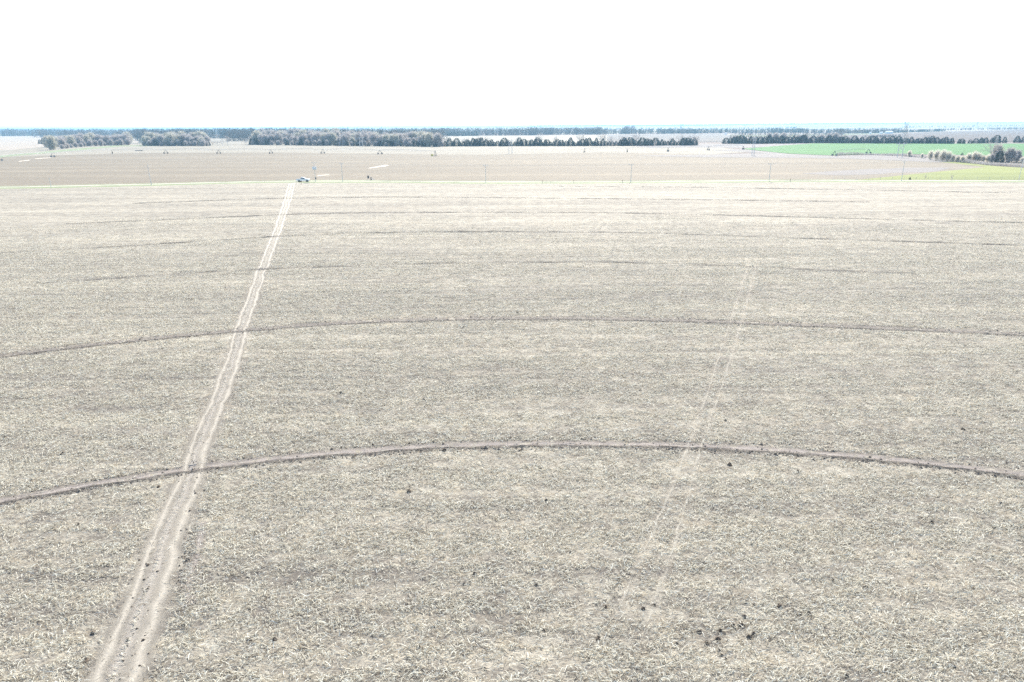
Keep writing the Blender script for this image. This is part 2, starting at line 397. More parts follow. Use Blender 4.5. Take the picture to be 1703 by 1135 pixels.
def track_material(name, mid, edge, cover_noise=0.5, soft=0.55, scale=(0.35, 2.2), patchy=0.0, fade=None, center=0.0, far_tone=None):
    """soil of a wheel track, broken along its edges where the straw lies over it"""
    t = NT(name)
    u = t.attr('across'); s = t.attr('along')
    cv = t.n.new('ShaderNodeCombineXYZ'); t.l.new(s, cv.inputs[0]); t.l.new(u, cv.inputs[1])
    n1 = t.noise(1.0, 4, 0.7, t.mapped((scale[0], scale[1], 1), 0, cv.outputs[0]))
    n2 = t.noise(2.2, 5, 0.75); n3 = t.noise(9.0, 3, 0.7); n4 = t.noise(0.12, 3, 0.6)
    au = t.math('ABSOLUTE', u); ac = t.math('ABSOLUTE', t.math('SUBTRACT', u, center))
    col = t.mix(t.maprange(t.math('ADD', ac, t.math('MULTIPLY', n1, 0.5)), 0.45, 0.95), mid, edge)
    col = t.mix(1.0, col, t.ramp(t.math('ADD', t.math('MULTIPLY', n2, 0.6), t.math('MULTIPLY', n3, 0.4)), [(0.32, 0.55), (0.48, 1.0), (0.7, 1.12)]), 'MULTIPLY')
    if far_tone: col = t.mix(t.maprange(s, far_tone[0], far_tone[1]), col, far_tone[2])  # blends to a paler tone with distance along the track
    t.color(col); t.bump(t.math('ADD', n2, n3), 0.5, 0.06)
    a = t.math('SUBTRACT', 1.28, au)
    a = t.math('SUBTRACT', a, t.math('MULTIPLY', t.math('ADD', n2, t.math('ADD', n3, t.math('MULTIPLY', n1, patchy))), cover_noise))
    a = t.maprange(a, 0.0, soft)
    if fade: a = t.math('MULTIPLY', a, t.maprange(n4, fade[0], fade[1], fade[2], 1.0))
    tr = t.n.new('ShaderNodeBsdfTransparent'); mx = t.n.new('ShaderNodeMixShader')
    t.l.new(a, mx.inputs[0]); t.l.new(tr.outputs[0], mx.inputs[1]); t.l.new(t.b.outputs[0], mx.inputs[2]); t.l.new(mx.outputs[0], t.out.inputs[0])
    return t.m
m_rut = track_material('rut_soil', (0.285, 0.252, 0.222), (0.185, 0.162, 0.138), 0.72, 0.55, center=0.24)
m_rut_far = track_material('far_rut_soil', (0.125, 0.110, 0.098), (0.16, 0.14, 0.122), 0.54, 0.5, (0.05, 1.5), 0.6, (0.38, 0.62, 0.10))
m_rut_dark = track_material('dark_rut_soil', (0.215, 0.19, 0.166), (0.15, 0.131, 0.112), 0.66, 0.8, center=0.2)  # darker soil tone for the second curved rut
m_path = track_material('track_sand', (0.37, 0.336, 0.275), (0.34, 0.308, 0.25), 0.66, 0.6, far_tone=(30, 170, (0.52, 0.475, 0.395)))
m_strawpath = track_material('pressed_straw', (0.54, 0.50, 0.41), (0.50, 0.46, 0.37), 0.66, 0.8, (0.5, 2.0), 0.6, (0.30, 0.56, 0.20))
m_pathbase = track_material('track_litter_soil', (0.325, 0.296, 0.250), (0.315, 0.287, 0.24), 0.62, 0.7, (0.6, 3.0), far_tone=(60, 230, (0.47, 0.43, 0.35)))

def ribbon(name, line, half, prof, mat, z0, rough=0.0, seed=0, wob=0.0):
    """long strip along a line; prof = [(u, height)] across, u in -1..1"""
    n = len(line); t = np.gradient(line, axis=0); t /= np.hypot(t[:, 0], t[:, 1])[:, None]
    nr = np.stack([-t[:, 1], t[:, 0]], 1)
    s = np.concatenate([[0], np.cumsum(np.hypot(*np.diff(line, axis=0).T))])
    hw = half * np.ones(n) if np.isscalar(half) else np.asarray(half)
    k = len(prof); V = np.zeros((n, k, 3)); U = np.zeros((n, k)); S = np.zeros((n, k))
    for j, (u, h) in enumerate(prof):
        w = (vnoise(s / 1.1, s * 0 + j, seed) - 0.5) * 2 * wob
        V[:, j, :2] = line + nr * (u * hw + w)[:, None]
        hh = h * (0.55 + 0.9 * vnoise(s / 0.9, s * 0 + j * 3, seed + 1)) if rough else h
        V[:, j, 2] = z0 + hh + rough * (vnoise(s / 0.35, s * 0 + j * 7.3, seed + 2) - 0.5)
        U[:, j] = u; S[:, j] = s
    m = MB(); m.v = V.reshape(-1, 3).tolist()
    for i in range(n - 1):
        for j in range(k - 1):
            a = i * k + j; m.f.append((a, a + k, a + k + 1, a + 1))
    o = obj(name, m, mat, smooth=False)
    for nm, arr in (('across', U), ('along', S)):
        at_ = o.data.attributes.new(nm, 'FLOAT', 'POINT'); at_.data.foreach_set('value', arr.ravel().astype(np.float32))
    tag(o, None, None, kind='structure'); return o

RIDGED = [(-1, -.02), (-.85, .02), (-.7, .06), (-.52, .05), (-.36, .09), (-.2, .05), (-.06, .0), (.1, -.005), (.3, 0), (.48, .0), (.56, .04), (.64, .11), (.74, .07), (.87, .02), (1, -.03)]
arc_lines = []
for i, (pts, wd, dens) in enumerate(ARCS):
    P = [at(*p)[:2] for p in pts]
    ln = smooth_line(P, 0.22 if i == 0 else 0.4 if i == 1 else 1.0)
    arc_lines.append(ln)
    if i < 2: ribbon('wheel_rut', ln, 1.3 if i == 0 else 1.7, RIDGED, m_rut if i == 0 else m_rut_dark, 0.016, 0.07, 20 + i, 0.16)
    else: ribbon('wheel_rut', ln, wd * 1.15, [(-1, -.02), (-.5, .12), (-.2, .0), (.2, .0), (.5, .16), (1, -.02)], m_rut_far, 0.016, 0.08, 20 + i, 0.15)

LEFT_RUT = [(110, 1260), (165, 1135), (192, 1050), (214, 985), (248, 905), (290, 812), (313, 772), (346, 690), (378, 600), (395, 549), (430, 447), (462, 370), (472, 335), (481, 306)]
RIGHT_RUT = [(185, 1260), (222, 1135), (245, 1035), (271, 940), (300, 860), (324, 800), (350, 735), (376, 660), (400, 590), (413, 545), (440, 452), (470, 375), (482, 335), (490, 305)]
lr = smooth_line([at(*p)[:2] for p in LEFT_RUT], 0.4); rr = smooth_line([at(*p)[:2] for p in RIGHT_RUT], 0.4)
tyy = np.linspace(15, 312, 700)
lx = np.interp(tyy, lr[:, 1], lr[:, 0]); rx = np.interp(tyy, rr[:, 1], rr[:, 0])
wv = (vnoise(tyy / 7, tyy * 0, 91) - .5) * .34 + (vnoise(tyy / 2.3, tyy * 0, 92) - .5) * .16
lx = lx + wv; rx = rx + wv + (vnoise(tyy / 5, tyy * 0, 93) - .5) * .18
mid_line = np.stack([(lx + rx) / 2, tyy], 1); gauge = (rx - lx)
ribbon('dirt_track', mid_line, gauge / 2 + 1.0 + 0.5 * np.exp(-((tyy - 25) / 14) ** 2), [(-1, .0), (-.5, .0), (0, 0), (.5, .0), (1, .0)], m_pathbase, 0.006, 0, 40, 0.15)
near_w = np.exp(-np.clip(tyy - 20, 0, None) / 25)
ribbon('tyre_track', np.stack([lx, tyy], 1), 0.52 + 0.25 * near_w + 0.35 * np.clip((tyy - 90) / 150, 0, 1), [(-1, .01), (-.6, .03), (-.3, 0), (.3, 0), (.6, .03), (1, .01)], m_path, 0.018, 0.02, 50, 0.13)
ribbon('tyre_track', np.stack([rx, tyy], 1), 0.56 + 0.60 * near_w + 0.35 * np.clip((tyy - 90) / 150, 0, 1), [(-1, .01), (-.6, .03), (-.3, 0), (.3, 0), (.6, .03), (1, .01)], m_path, 0.018, 0.02, 60, 0.13)
FT_L = [(1030, 1010), (1050, 970), (1085, 890), (1110, 830), (1140, 760), (1185, 630), (1200, 580), (1215, 535), (1235, 470), (1248, 432)]
FT_R = [(1075, 1040), (1100, 980), (1117, 925), (1138, 850), (1162, 755), (1205, 630), (1222, 575), (1243, 500), (1258, 440)]
ft = []
for L in (FT_L, FT_R):
    l = smooth_line([at(*p)[:2] for p in L], 0.5); ft.append(l)
    ribbon('flattened_straw_track', l, 0.25, [(-1, .0), (-.3, .02), (.3, .02), (1, .0)], m_strawpath, 0.03, 0.02, 70, 0.1)
# loose soil crumbs along the wheel ruts and the dirt track
def crumbs():
    r = np.random.default_rng(77); m = MB()
    def lump(x, y, s):
        n = len(m.v); k = 5; a0 = r.random() * 6
        for j in range(k):
            q = s * (0.35 + 0.4 * r.random()); m.v.append((x + q * math.cos(a0 + j * 1.2566), y + q * math.sin(a0 + j * 1.2566), 0.005))
        m.v.append((x + s * r.uniform(-.15, .15), y + s * r.uniform(-.15, .15), s * r.uniform(.35, .65)))
        for j in range(k): m.f.append((n + j, n + (j + 1) % k, n + k))
    for i, cnt in ((0, 2600), (1, 2200)):
        ln = arc_lines[i]
        for _ in range(cnt):
            j = r.integers(0, len(ln)); o = (-0.55 if r.random() < 0.72 else 0.9) + r.normal(0, 0.28 if i == 0 else 0.45)
            lump(ln[j, 0] + r.normal(0, .15), ln[j, 1] + o, r.gamma(2.0, 0.035) + .03)
    for _ in range(700):
        y = 18 + 60 * r.random() ** 1.6; e = r.random()
        x = np.interp(y, tyy, lx) + (np.interp(y, tyy, rx) - np.interp(y, tyy, lx)) * r.uniform(-.35, 1.55)
        lump(x, y, r.gamma(2.0, 0.022) + .02)
    for _ in range(120):
        q = at(r.normal(312, 9), r.uniform(880, 990)); lump(q[0], q[1], r.gamma(2.0, 0.035) + .03)
    return m
cr_ = obj('soil_crumbs', crumbs(), simple('loose_soil', (0.16, 0.135, 0.108), 0.95, 0.4, 9.0, 0.1)); tag(cr_, 'dark soil crumbs thrown up along the curved ruts and dirt track', 'soil', kind='stuff')
# bare blown soil right of the track
sh = smooth_line([at(*p)[:2] for p in [(333, 870), (322, 925), (310, 975), (318, 1010)]], 0.3)
ribbon('bare_soil_patch', sh, 0.8, [(-1, 0), (0, .01), (1, 0)], m_rut, 0.02, 0.02, 80, 0.2)

# ------------------------------------------------------------------ straw litter lying on the near field (uncountable)
def straw_litter():
    N0 = 5000000
    ymin, ymax = 17.0, 190.0
    u = rng.random(N0); y = (ymin ** 1.0 + u * (ymax - ymin))
    hwid = 0.80 * (y * math.cos(PITCH) + CAM_H * math.sin(PITCH)) + 3
    x = (rng.random(N0) * 2 - 1) * hwid
    # patchiness of the residue
    c = 0.55 * vnoise(x / 0.9, y / 0.5, 31) + 0.28 * vnoise(x / 3.5, y / 1.6, 32) + 0.42 * vnoise(x / 26, y / 0.8, 33) + 0.10 * vnoise(x / 14, y / 8, 34)
    keep = rng.random(N0) < np.clip((c - 0.30) * 1.5, 0.2, 1) * 0.55 * np.clip((190 - y + 40 * (vnoise(x / 20, y / 12, 35) - .5)) / 90, 0, 1)
    for i, ln in enumerate(arc_lines[:4]):
        dy = (y - np.interp(x, ln[:, 0], ln[:, 1])) / np.sqrt(1 + np.interp(x, ln[:, 0], np.gradient(ln[:, 1], ln[:, 0])) ** 2)
        wdt = (0.82, 1.1, 0.35, 0.3)[i] + (vnoise(x / 0.7, y / 0.7, 44) - 0.5) * 0.5
        if i < 2: dy = dy + (0.2, 0.1)[i]
        inside = (np.abs(dy) < wdt) & (x > ln[0, 0]) & (x < ln[-1, 0])
        keep &= ~inside | (rng.random(N0) < np.where(np.abs(dy - .5) > 0.45, 0.25, 0.04))
    tl = np.interp(y, tyy, lx); tr_ = np.interp(y, tyy, rx); nw = np.exp(-np.clip(y - 20, 0, None) / 25)
    keep &= ~((np.abs(x - tl) < 0.40 + 0.2 * nw) | (np.abs(x - tr_) < 0.46 + 0.35 * nw)) | (rng.random(N0) < 0.09)
    keep &= ~((x > tl - .9) & (x < tr_ + .9)) | (rng.random(N0) < 0.45)
    for l in ft: keep &= ~((np.abs(x - np.interp(y, l[:, 1], l[:, 0])) < 0.32) & (y > l[0, 1]) & (y < l[-1, 1])) | (rng.random(N0) < 0.35)
    x = x[keep]; y = y[keep]; n = len(x)
    L = np.clip(rng.lognormal(-1.64, 0.48, n), 0.06, 0.5); W = (0.0065 + 0.011 * rng.random(n) ** 1.3) * (1 + 0.6 * np.clip(y - 30, 0, 200) / 60)
    th = rng.random(n) * 2 * np.pi; th = np.where(rng.random(n) < 0.3, rng.normal(0.0, 0.35, n), th)
    pit = np.abs(rng.normal(0, 0.10, n)); st = rng.random(n) < 0.07; pit = np.where(st, rng.uniform(0.3, 1.1, n), pit)
    rollv = rng.normal(0, 0.5, n); bend = rng.normal(0, 0.2, n); lift = rng.random(n) * 0.06 + 0.012
    zc = 0.01 + rng.random(n) ** 1.5 * 0.075
    dx, dy = np.cos(th), np.sin(th)
    V = np.zeros((n, 6, 3), np.float32)
    for k, s in enumerate((-0.5, 0.05, 0.5)):
        off = bend * L * (0.25 - s * s)
        cx = x + dx * L * s * np.cos(pit) - dy * off; cy = y + dy * L * s * np.cos(pit) + dx * off
        cz = zc + lift * (1 - 4 * s * s) + (s + 0.5) * L * np.sin(pit)
        w = W * (0.6, 1.0, 0.45)[k]
        for q, sg in enumerate((-1, 1)):
            V[:, 2 * k + q, 0] = cx - dy * w * sg * np.cos(rollv); V[:, 2 * k + q, 1] = cy + dx * w * sg * np.cos(rollv)
            V[:, 2 * k + q, 2] = np.maximum(cz + sg * w * np.sin(rollv), 0.004)
    base = np.array([0, 1, 3, 2, 2, 3, 5, 4], np.int32)
    loops = (base[None, :] + 6 * np.arange(n, dtype=np.int32)[:, None]).ravel()
    me = bpy.data.meshes.new('straw_litter')
    me.vertices.add(6 * n); me.loops.add(8 * n); me.polygons.add(2 * n)
    me.vertices.foreach_set('co', V.ravel()); me.loops.foreach_set('vertex_index', loops)
    me.polygons.foreach_set('loop_start', np.arange(0, 8 * n, 4, dtype=np.int32))
    me.update(calc_edges=True)
    a = me.attributes.new('tone', 'FLOAT', 'POINT'); a.data.foreach_set('value', np.repeat(rng.random(n), 6).astype(np.float32))
    print('straw pieces', n)
    return me
def straw_material():
    t = NT('straw')
    c = t.ramp(t.attr('tone'), [(0.0, (0.12, 0.10, 0.08)), (0.16, (0.33, 0.287, 0.212)), (0.38, (0.55, 0.512, 0.408)), (0.75, (0.70, 0.678, 0.565)), (1.0, (0.83, 0.82, 0.72))])
    t.color(c)
    tr = t.n.new('ShaderNodeBsdfTranslucent'); t.l.new(c, tr.inputs[0])
    mx = t.n.new('ShaderNodeMixShader'); mx.inputs[0].default_value = 0.3
    t.l.new(t.b.outputs[0], mx.inputs[1]); t.l.new(tr.outputs[0], mx.inputs[2]); t.l.new(mx.outputs[0], t.out.inputs[0])
    return t.m
lit = obj('straw_litter', straw_litter(), straw_material())
tag(lit, 'pale broken corn stalks and leaves littering the near field', 'straw', kind='stuff')

# ------------------------------------------------------------------ clods lying on the stubble
def clod_mesh(seed):
    r = np.random.default_rng(seed); m = MB(); k, nr = 9, 5
    for i in range(nr):
        t = i / (nr - 1) * math.pi * 0.5
        for j in range(k):
            a = 2 * math.pi * j / k; q = 0.5 * (0.45 + 0.75 * r.random())
            m.v.append((math.cos(a) * math.cos(t) * q, math.sin(a) * math.cos(t) * q * 0.8, 0.30 * math.sin(t) * (0.6 + 0.8 * r.random())))
    for i in range(nr - 1):
        for j in range(k): m.f.append((i * k + j, i * k + (j + 1) % k, (i + 1) * k + (j + 1) % k, (i + 1) * k + j))
    return m.mesh('clod')
clod_meshes = [clod_mesh(i) for i in range(6)]
for m in clod_meshes: m.materials.append(m_clod)
CL_CLUSTER = [(1241, 1002, 8), (1254, 1006.6, 6), (1296, 1009, 11), (1238, 1026, 9), (1220, 1042, 10), (1233.5, 1041, 11), (1163, 1052, 9), (1198, 1049, 7), (1194, 1064, 11), (1125.5, 1071, 8), (1175.5, 1069, 8), (1253, 1056, 11), (1246, 1061, 10), (1280, 1064.5, 7), (1294, 1067, 7), (1196, 1082, 6), (1200, 1090, 6), (1207, 1096, 6), (1346, 1022, 10), (1331, 1021, 6)]
CL_RIGHT = [(1326.5, 784, 6), (1285, 882.6, 6), (1601, 715, 7), (1664, 838.5, 8), (1549, 870, 9), (1385, 965, 7), (1439, 977, 8), (1586, 1108, 8), (1689, 1090, 9), (1662, 952, 7), (1206.5, 700, 5)]
CL_MID = [(789, 955, 8), (807, 964, 7), (892, 973, 8), (877, 1050, 7), (905, 1049, 8), (994.5, 1062, 9), (909, 833, 7), (973, 844, 6), (844, 850, 6), (899, 779, 5), (949, 919, 6), (807, 1113, 7), (781, 970, 8), (1006.6, 1010, 8), (1070, 1013, 8), (1088, 1007, 7), (771, 972, 7), (697, 1076, 7)]
CL_LEFT = [(8, 729, 7), (105, 755, 8), (52, 801, 6), (264, 810, 6), (155, 1054, 9), (143, 1099, 9), (131, 872.5, 6)]
CL_BAND = [(543, 635, 5), (771, 545, 5), (704.5, 665, 6), (506, 729, 6), (620, 741, 7), (739, 750, 9), (860, 520, 4)]
CL_TRACK = [(232, 932, 5), (246, 941, 6), (262, 951, 5), (240, 965, 5), (213, 1065, 7), (238, 1066, 7), (228, 1046, 5), (219, 1010, 4), (247, 1088, 5), (205, 1100, 5), (232, 1108, 5)]
nclod = 0
def put_clod(x, y, s, label, group):
    global nclod
    p = at(x, y); d = s * px_m(p) * 1.15
    o = link(bpy.data.objects.new('dirt_clod', clod_meshes[nclod % 6])); nclod += 1
    o.location = (p[0], p[1], 0.0); o.scale = (d * 1.05, d * 0.95, d * 1.15); o.rotation_euler = (0, 0, random.random() * 6.3)
    tag(o, label, 'clod', group)
for lst, lab, gr in ((CL_CLUSTER, 'dark clod in the loose cluster on straw at the lower right', 'clods of the lower right cluster'),
                     (CL_RIGHT, 'dark clod lying alone on stubble toward the right side', 'scattered clods on the right'),
                     (CL_MID, 'small dark clod on straw in the lower middle of the field', 'scattered clods in the middle'),
                     (CL_LEFT, 'dark clod on the stubble left of the dirt track', 'clods left of the track'),
                     (CL_BAND, 'tiny dark clod between the first and second curved wheel ruts', 'clods between the curved ruts'),
                     (CL_TRACK, 'brown crumb of soil lying on the pale dirt track', 'crumbs on the dirt track')):
    for c in lst: put_clod(*c, lab, gr)
put_clod(1214, 773.5, 9, 'dark clod just below the first curved rut beside the faint straw track', None)
put_clod(680.5, 818, 9, 'single dark clod standing alone left of centre below the first curved rut', None)
put_clod(567, 655, 7, 'lone dark clod between the two curved ruts right of the dirt track', None)
put_clod(457, 1064, 11, 'larger right clod of the dark pair near the bottom beside the dirt track', None)
put_clod(415, 1066, 9, 'smaller left clod of the dark pair near the bottom beside the dirt track', None)
put_clod(1407, 1124, 11, 'big round dark clod at the bottom edge toward the right', None)
put_clod(1371.5, 1126, 8, 'small dark clod left of the big round clod at the bottom edge', None)

# ------------------------------------------------------------------ trees
def bare_tree_meshes(seed, h=12.0, spread=0.85, ntw=1100, tw=0.075, levels=3, first=0.2, upright=0.0, stems=1, twl=(0.07, 0.15), brush=1.1):
    r = random.Random(seed); tr = MB(); cr = MB(); tips = []
    def grow(p, d, L, rad, lv):
        q = p + d * L; bendp = p + d * (L * 0.5) + Vector((r.uniform(-1, 1), r.uniform(-1, 1), r.uniform(-.3, .5))) * L * 0.07
        k = 6 if lv == 0 else 4 if lv < 2 else 3
        tr.tube(p, bendp, rad, rad * 0.8, k, False); tr.tube(bendp, q, rad * 0.8, rad * 0.6, k, False)
        if lv >= 1: tips.append((bendp, q, lv))
        if lv >= levels: return
        n = r.randint(4, 6) if lv == 0 else r.randint(3, 4)
        for i in range(n):
            a = 2 * math.pi * (i + r.random() * 0.7) / n; tilt = r.uniform(0.35, 0.95) * spread * (1 - 0.5 * upright)
            side = d.orthogonal().normalized(); side.rotate(Matrix.Rotation(a, 3, d))
            nd = (d * math.cos(tilt) + side * math.sin(tilt)); nd.z += 0.12 + 0.35 * upright; nd.normalize()
            st = q if (i < 2 or lv == 0) else bendp
            grow(st, nd, L * r.uniform(0.62, 0.92) * (1.25 if lv == 0 else 0.95), rad * 0.55, lv + 1)
    for s in range(stems):
        d = Vector((r.uniform(-.1, .1), r.uniform(-.1, .1), 1)) if stems == 1 else Vector((r.uniform(-.45, .45), r.uniform(-.45, .45), 1))
        grow(Vector((r.uniform(-.1, .1) * stems * .5, r.uniform(-.1, .1) * stems * .5, -0.2)), d.normalized(), h * first, h * 0.022 / math.sqrt(stems), 0)
    for i in range(ntw):
        a, b, lv = r.choice(tips); p = a.lerp(b, r.random() * 1.05)
        d = Vector((r.gauss(0, 1), r.gauss(0, 1), r.gauss(0.35 + 1.6 * upright, 0.8))).normalized()
        L = h * r.uniform(*twl); w = d.orthogonal().normalized(); w.rotate(Matrix.Rotation(r.random() * 6.28, 3, d))
        m2 = p + d * L * 0.55 + Vector((r.uniform(-1, 1), r.uniform(-1, 1), r.uniform(-.2, 1))) * L * 0.12
        w = w * tw
        cr.quad(p - w, p + w, m2 + w * 0.7, m2 - w * 0.7)
        cr.tri(m2 - w * 0.7, m2 + w * 0.7, p + d * L)
    zt = max(v[2] for v in cr.v); rad = max(0.36 * zt, 0.8 * np.percentile([math.hypot(v[0], v[1]) for v in cr.v], 90))
    for i in range(int(ntw * brush)):
        z = r.random() ** 0.9; a = r.random() * 6.283; R = rad * math.sqrt(max(0.05, 1 - ((z - 0.42) / 0.60) ** 2)) * math.sqrt(r.random())
        R *= 0.8 + 0.35 * math.sin(3 * a + seed) * math.sin(5 * z + seed)
        p = Vector((R * math.cos(a), R * math.sin(a), z * zt * 0.93)); d = Vector((math.cos(a) * .5 + r.gauss(0, .5), math.sin(a) * .5 + r.gauss(0, .5), r.gauss(1.5, .6))).normalized()
        L = h * r.uniform(twl[0] * 1.3, twl[1] * 1.4); w = d.orthogonal().normalized(); w.rotate(Matrix.Rotation(r.random() * 6.28, 3, d)); w = w * tw
        cr.quad(p - w, p + w, p + d * L + w * .3, p + d * L - w * .3)
    zmax = max(v[2] for v in cr.v); s = h / zmax
    tr.v = [(x * s, y * s, z * s) for x, y, z in tr.v]; cr.v = [(x * s, y * s, z * s) for x, y, z in cr.v]
    return tr, cr

def cedar_meshes(seed, h=8.0, w=0.38, n=750, shape=0.75):
    r = random.Random(seed); tr = MB(); cr = MB()
    tr.tube((0, 0, -0.2), (0, 0, h * 0.85), h * 0.028, h * 0.006, 6)
    lumps = [(r.random() * 6.28, r.uniform(0.0, 0.85), r.uniform(0.75, 1.25)) for _ in range(14)]
    for i in range(n):
        z = r.random() ** 1.35; a = r.random() * 6.283
        R = w * h * ((1 - z) ** shape) * 1.05 + 0.02 * h
        if z < 0.10: R *= 0.72 + 2.8 * z
        for la, lz, lr in lumps:
            if abs((a - la + math.pi) % (2 * math.pi) - math.pi) < 0.6 and abs(z - lz) < 0.12: R *= lr
        q = R * (1 - 0.55 * r.random() ** 2.2)
        p = Vector((math.cos(a) * q, math.sin(a) * q, 0.03 * h + z * h * 0.94))
        s = h * r.uniform(0.035, 0.065) * (1.1 - 0.4 * z)
        d1 = Vector((math.cos(a), math.sin(a), r.uniform(-.2, .9))).normalized(); d2 = d1.cross(Vector((r.gauss(0, 1), r.gauss(0, 1), r.gauss(0, 1)))).normalized()
        cr.quad(p - d2 * s * .7, p + d1 * s * 0.9 - d2 * s * .35, p + d1 * s * 1.7, p + d1 * s * 0.8 + d2 * s * .6)
    return tr, cr

PROTO_Z = -400.0
protos = {}
def make_proto(key, name, cat, meshes, mats, h):
    tr, cr = meshes
    a = tr.mesh('trunk'); a.materials.append(mats[0]); b = cr.mesh('crown'); b.materials.append(mats[1])
    protos.setdefault(key, []).append((name, cat, a, b, h))
for i in range(4): make_proto('bare', 'bare_tree', 'tree', bare_tree_meshes(100 + i, 12, 0.9, 1100, first=0.14), (m_bark, m_twig if i % 2 else m_twig_b), 12)
for i in range(3): make_proto('tall', 'bare_tree', 'tree', bare_tree_meshes(130 + i, 15, 0.65, 950, 0.07, first=0.18), (m_bark, m_twig), 15)
for i in range(3): make_proto('gaunt', 'bare_tree', 'tree', bare_tree_meshes(150 + i, 14, 0.95, 260, 0.06, first=0.30, brush=0.15), (m_bark, m_twig), 14)
for i in range(3): make_proto('willow', 'willow_bush', 'shrub', bare_tree_meshes(170 + i, 8, 0.75, 1000, 0.05, levels=2, first=0.26, upright=0.75, stems=7, twl=(0.14, 0.32)), (m_willow, m_willow), 8)
for i in range(3): make_proto('scrub', 'scrub_bush', 'shrub', bare_tree_meshes(180 + i, 6, 0.8, 700, 0.06, levels=2, first=0.2, upright=0.4, stems=5, twl=(0.12, 0.28)), (m_bark, m_twig), 6)
for i in range(2): make_proto('sapling', 'sapling', 'sapling', bare_tree_meshes(190 + i, 4, 0.6, 60, 0.02, levels=2, first=0.35), (m_bark, m_twig), 4)
for i in range(4): make_proto('cedar', 'cedar_tree', 'tree', cedar_meshes(200 + i, 8, (0.36, 0.42, 0.33, 0.46)[i], 1700, (0.6, 0.5, 0.75, 0.45)[i]), (m_bark, m_cedar), 8)
for i in range(2): make_proto('spruce', 'conifer_tree', 'tree', cedar_meshes(220 + i, 12, 0.24, 1500, 0.85), (m_bark, m_cedar), 12)

ntree = 0
def tree(kind, px, py, hpx, label, group=None, variant=None, wide=1.0):
    """one tree standing on the ground; hpx = its height in photograph pixels"""
    global ntree
    name, cat, a, b, h = protos[kind][(ntree if variant is None else variant) % len(protos[kind])]; ntree += 1
    p = at(px, py); hm = hpx * px_m(p); s = hm / h
    o = thing(name, label, cat, (p[0], p[1], 0.0), random.random() * 6.28, group)
    o.scale = (s * wide, s * wide, s)
    for nm, me in (('trunk', a), ('crown', b)):
        c = link(bpy.data.objects.new(nm, me)); c.parent = o
    return o

def row(kind, pts, n, h, label, group, jx=0.35, jy=0.4, wide=(1.0, 1.35), seed=0):
    """a row of trees along a line of pixels"""
    r = random.Random(seed); xs = [p[0] for p in pts]; ys = [p[1] for p in pts]
    dx = (xs[-1] - xs[0]) / n
    for i in range(n):
        x = xs[0] + (i + 0.5 + r.uniform(-jx, jx)) * dx
        tree(kind if isinstance(kind, str) else r.choice(kind), x, float(np.interp(x, xs, ys)) + r.uniform(-jy, 0.0), r.uniform(*h), label, group, r.randint(0, 9), r.uniform(*wide))

# copse at the far left
G = 'trees of the left copse'
for x, y, h in ((88, 249.6, 25), (105, 247.6, 19), (120, 245.4, 21), (133, 244.2, 19), (147, 243.4, 20)):
    tree('bare', x, y, h, 'rounded bare lilac grey tree at the front of the left copse', G)
row('bare', [(78, 246), (120, 243), (215, 240.5)], 18, (14, 22.5), 'bare grey tree standing within the left copse', G, seed=1)
row('tall', [(160, 242), (214, 241.3)], 10, (15, 20), 'upright bare grey tree at the right half of the left copse', G, seed=2)
tree('cedar', 67, 239.5, 7, 'low dark conifer at the left end of the left copse')
tree('spruce', 72, 240, 10, 'narrow dark conifer beside the low one at the left copse')
row('cedar', [(158, 241.9), (178, 241.7)], 4, (6, 8), 'dark evergreen under the bare trees of the left copse', 'evergreens in the left copse', seed=3)
row('scrub', [(80, 250.0), (105, 248), (145, 244), (215, 241.8)], 16, (7, 13), 'low grey scrub bush along the front edge of the left copse', 'scrub of the left copse', seed=30)
# second copse
G = 'trees of the second copse'
row('bare', [(240, 243.0), (340, 243.0)], 14, (14, 23), 'bare grey tree along the front of the second copse from the left', G, seed=4)
row('bare', [(244, 241), (345, 241)], 13, (17, 23.5), 'bare pale tree behind the front row of the second copse', G, seed=5)
row('tall', [(300, 242.5), (350, 242.5)], 5, (14, 21), 'upright bare tree at the right half of the second copse', G, seed=6)
row('cedar', [(245, 243.2), (352, 243.0)], 9, (6, 9), 'dark conifer low in the second copse', 'conifers in the second copse', seed=7)
row('gaunt', [(352, 243), (374, 243)], 3, (9, 12), 'thin sparse bare tree right of the second copse', 'sparse trees beyond the second copse', seed=8)
tree('gaunt', 379, 242.4, 17, 'lone leafless tree standing in the pale gap between two copses')
tree('gaunt', 409, 241.0, 8, 'small bare tree at the left edge of the long wood')
row('scrub', [(238, 243.4), (350, 243.4)], 12, (6, 12), 'low grey scrub bush along the front edge of the second copse', 'scrub of the second copse', seed=31)
# long wood
G = 'trees of the long wood'
row(('bare', 'tall'), [(418, 241.0), (560, 242.6), (735, 244.3)], 40, (15, 25), 'bare grey tree in the front of the long wood behind the pale field', G, seed=9)
row(('bare', 'tall'), [(425, 239.0), (560, 240.6), (725, 242.0)], 32, (18, 26), 'bare grey tree in the middle of the long wood', G, seed=10)
row(('bare', 'tall'), [(430, 237.0), (560, 238.0), (715, 239.5)], 18, (18, 26.5), 'bare pale tree at the back of the long wood', G, seed=11)
row('cedar', [(416, 241.2), (448, 241.4)], 6, (8, 12), 'dark conifer at the left end of the long wood', 'conifers at the left end of the long wood', seed=12)
row('cedar', [(460, 241.8), (730, 244.5)], 24, (6, 11), 'dark conifer low among the bare trees of the long wood', 'conifers in the long wood', seed=13)
row('spruce', [(560, 236.5), (600, 237)], 4, (18, 20), 'tall dark conifer rising at the back of the long wood', 'tall conifers in the long wood', seed=14)
row('spruce', [(706, 241.5), (718, 242.5)], 3, (15, 18), 'dark conifer at the right end of the long wood', 'conifers at the right end of the long wood', seed=15)
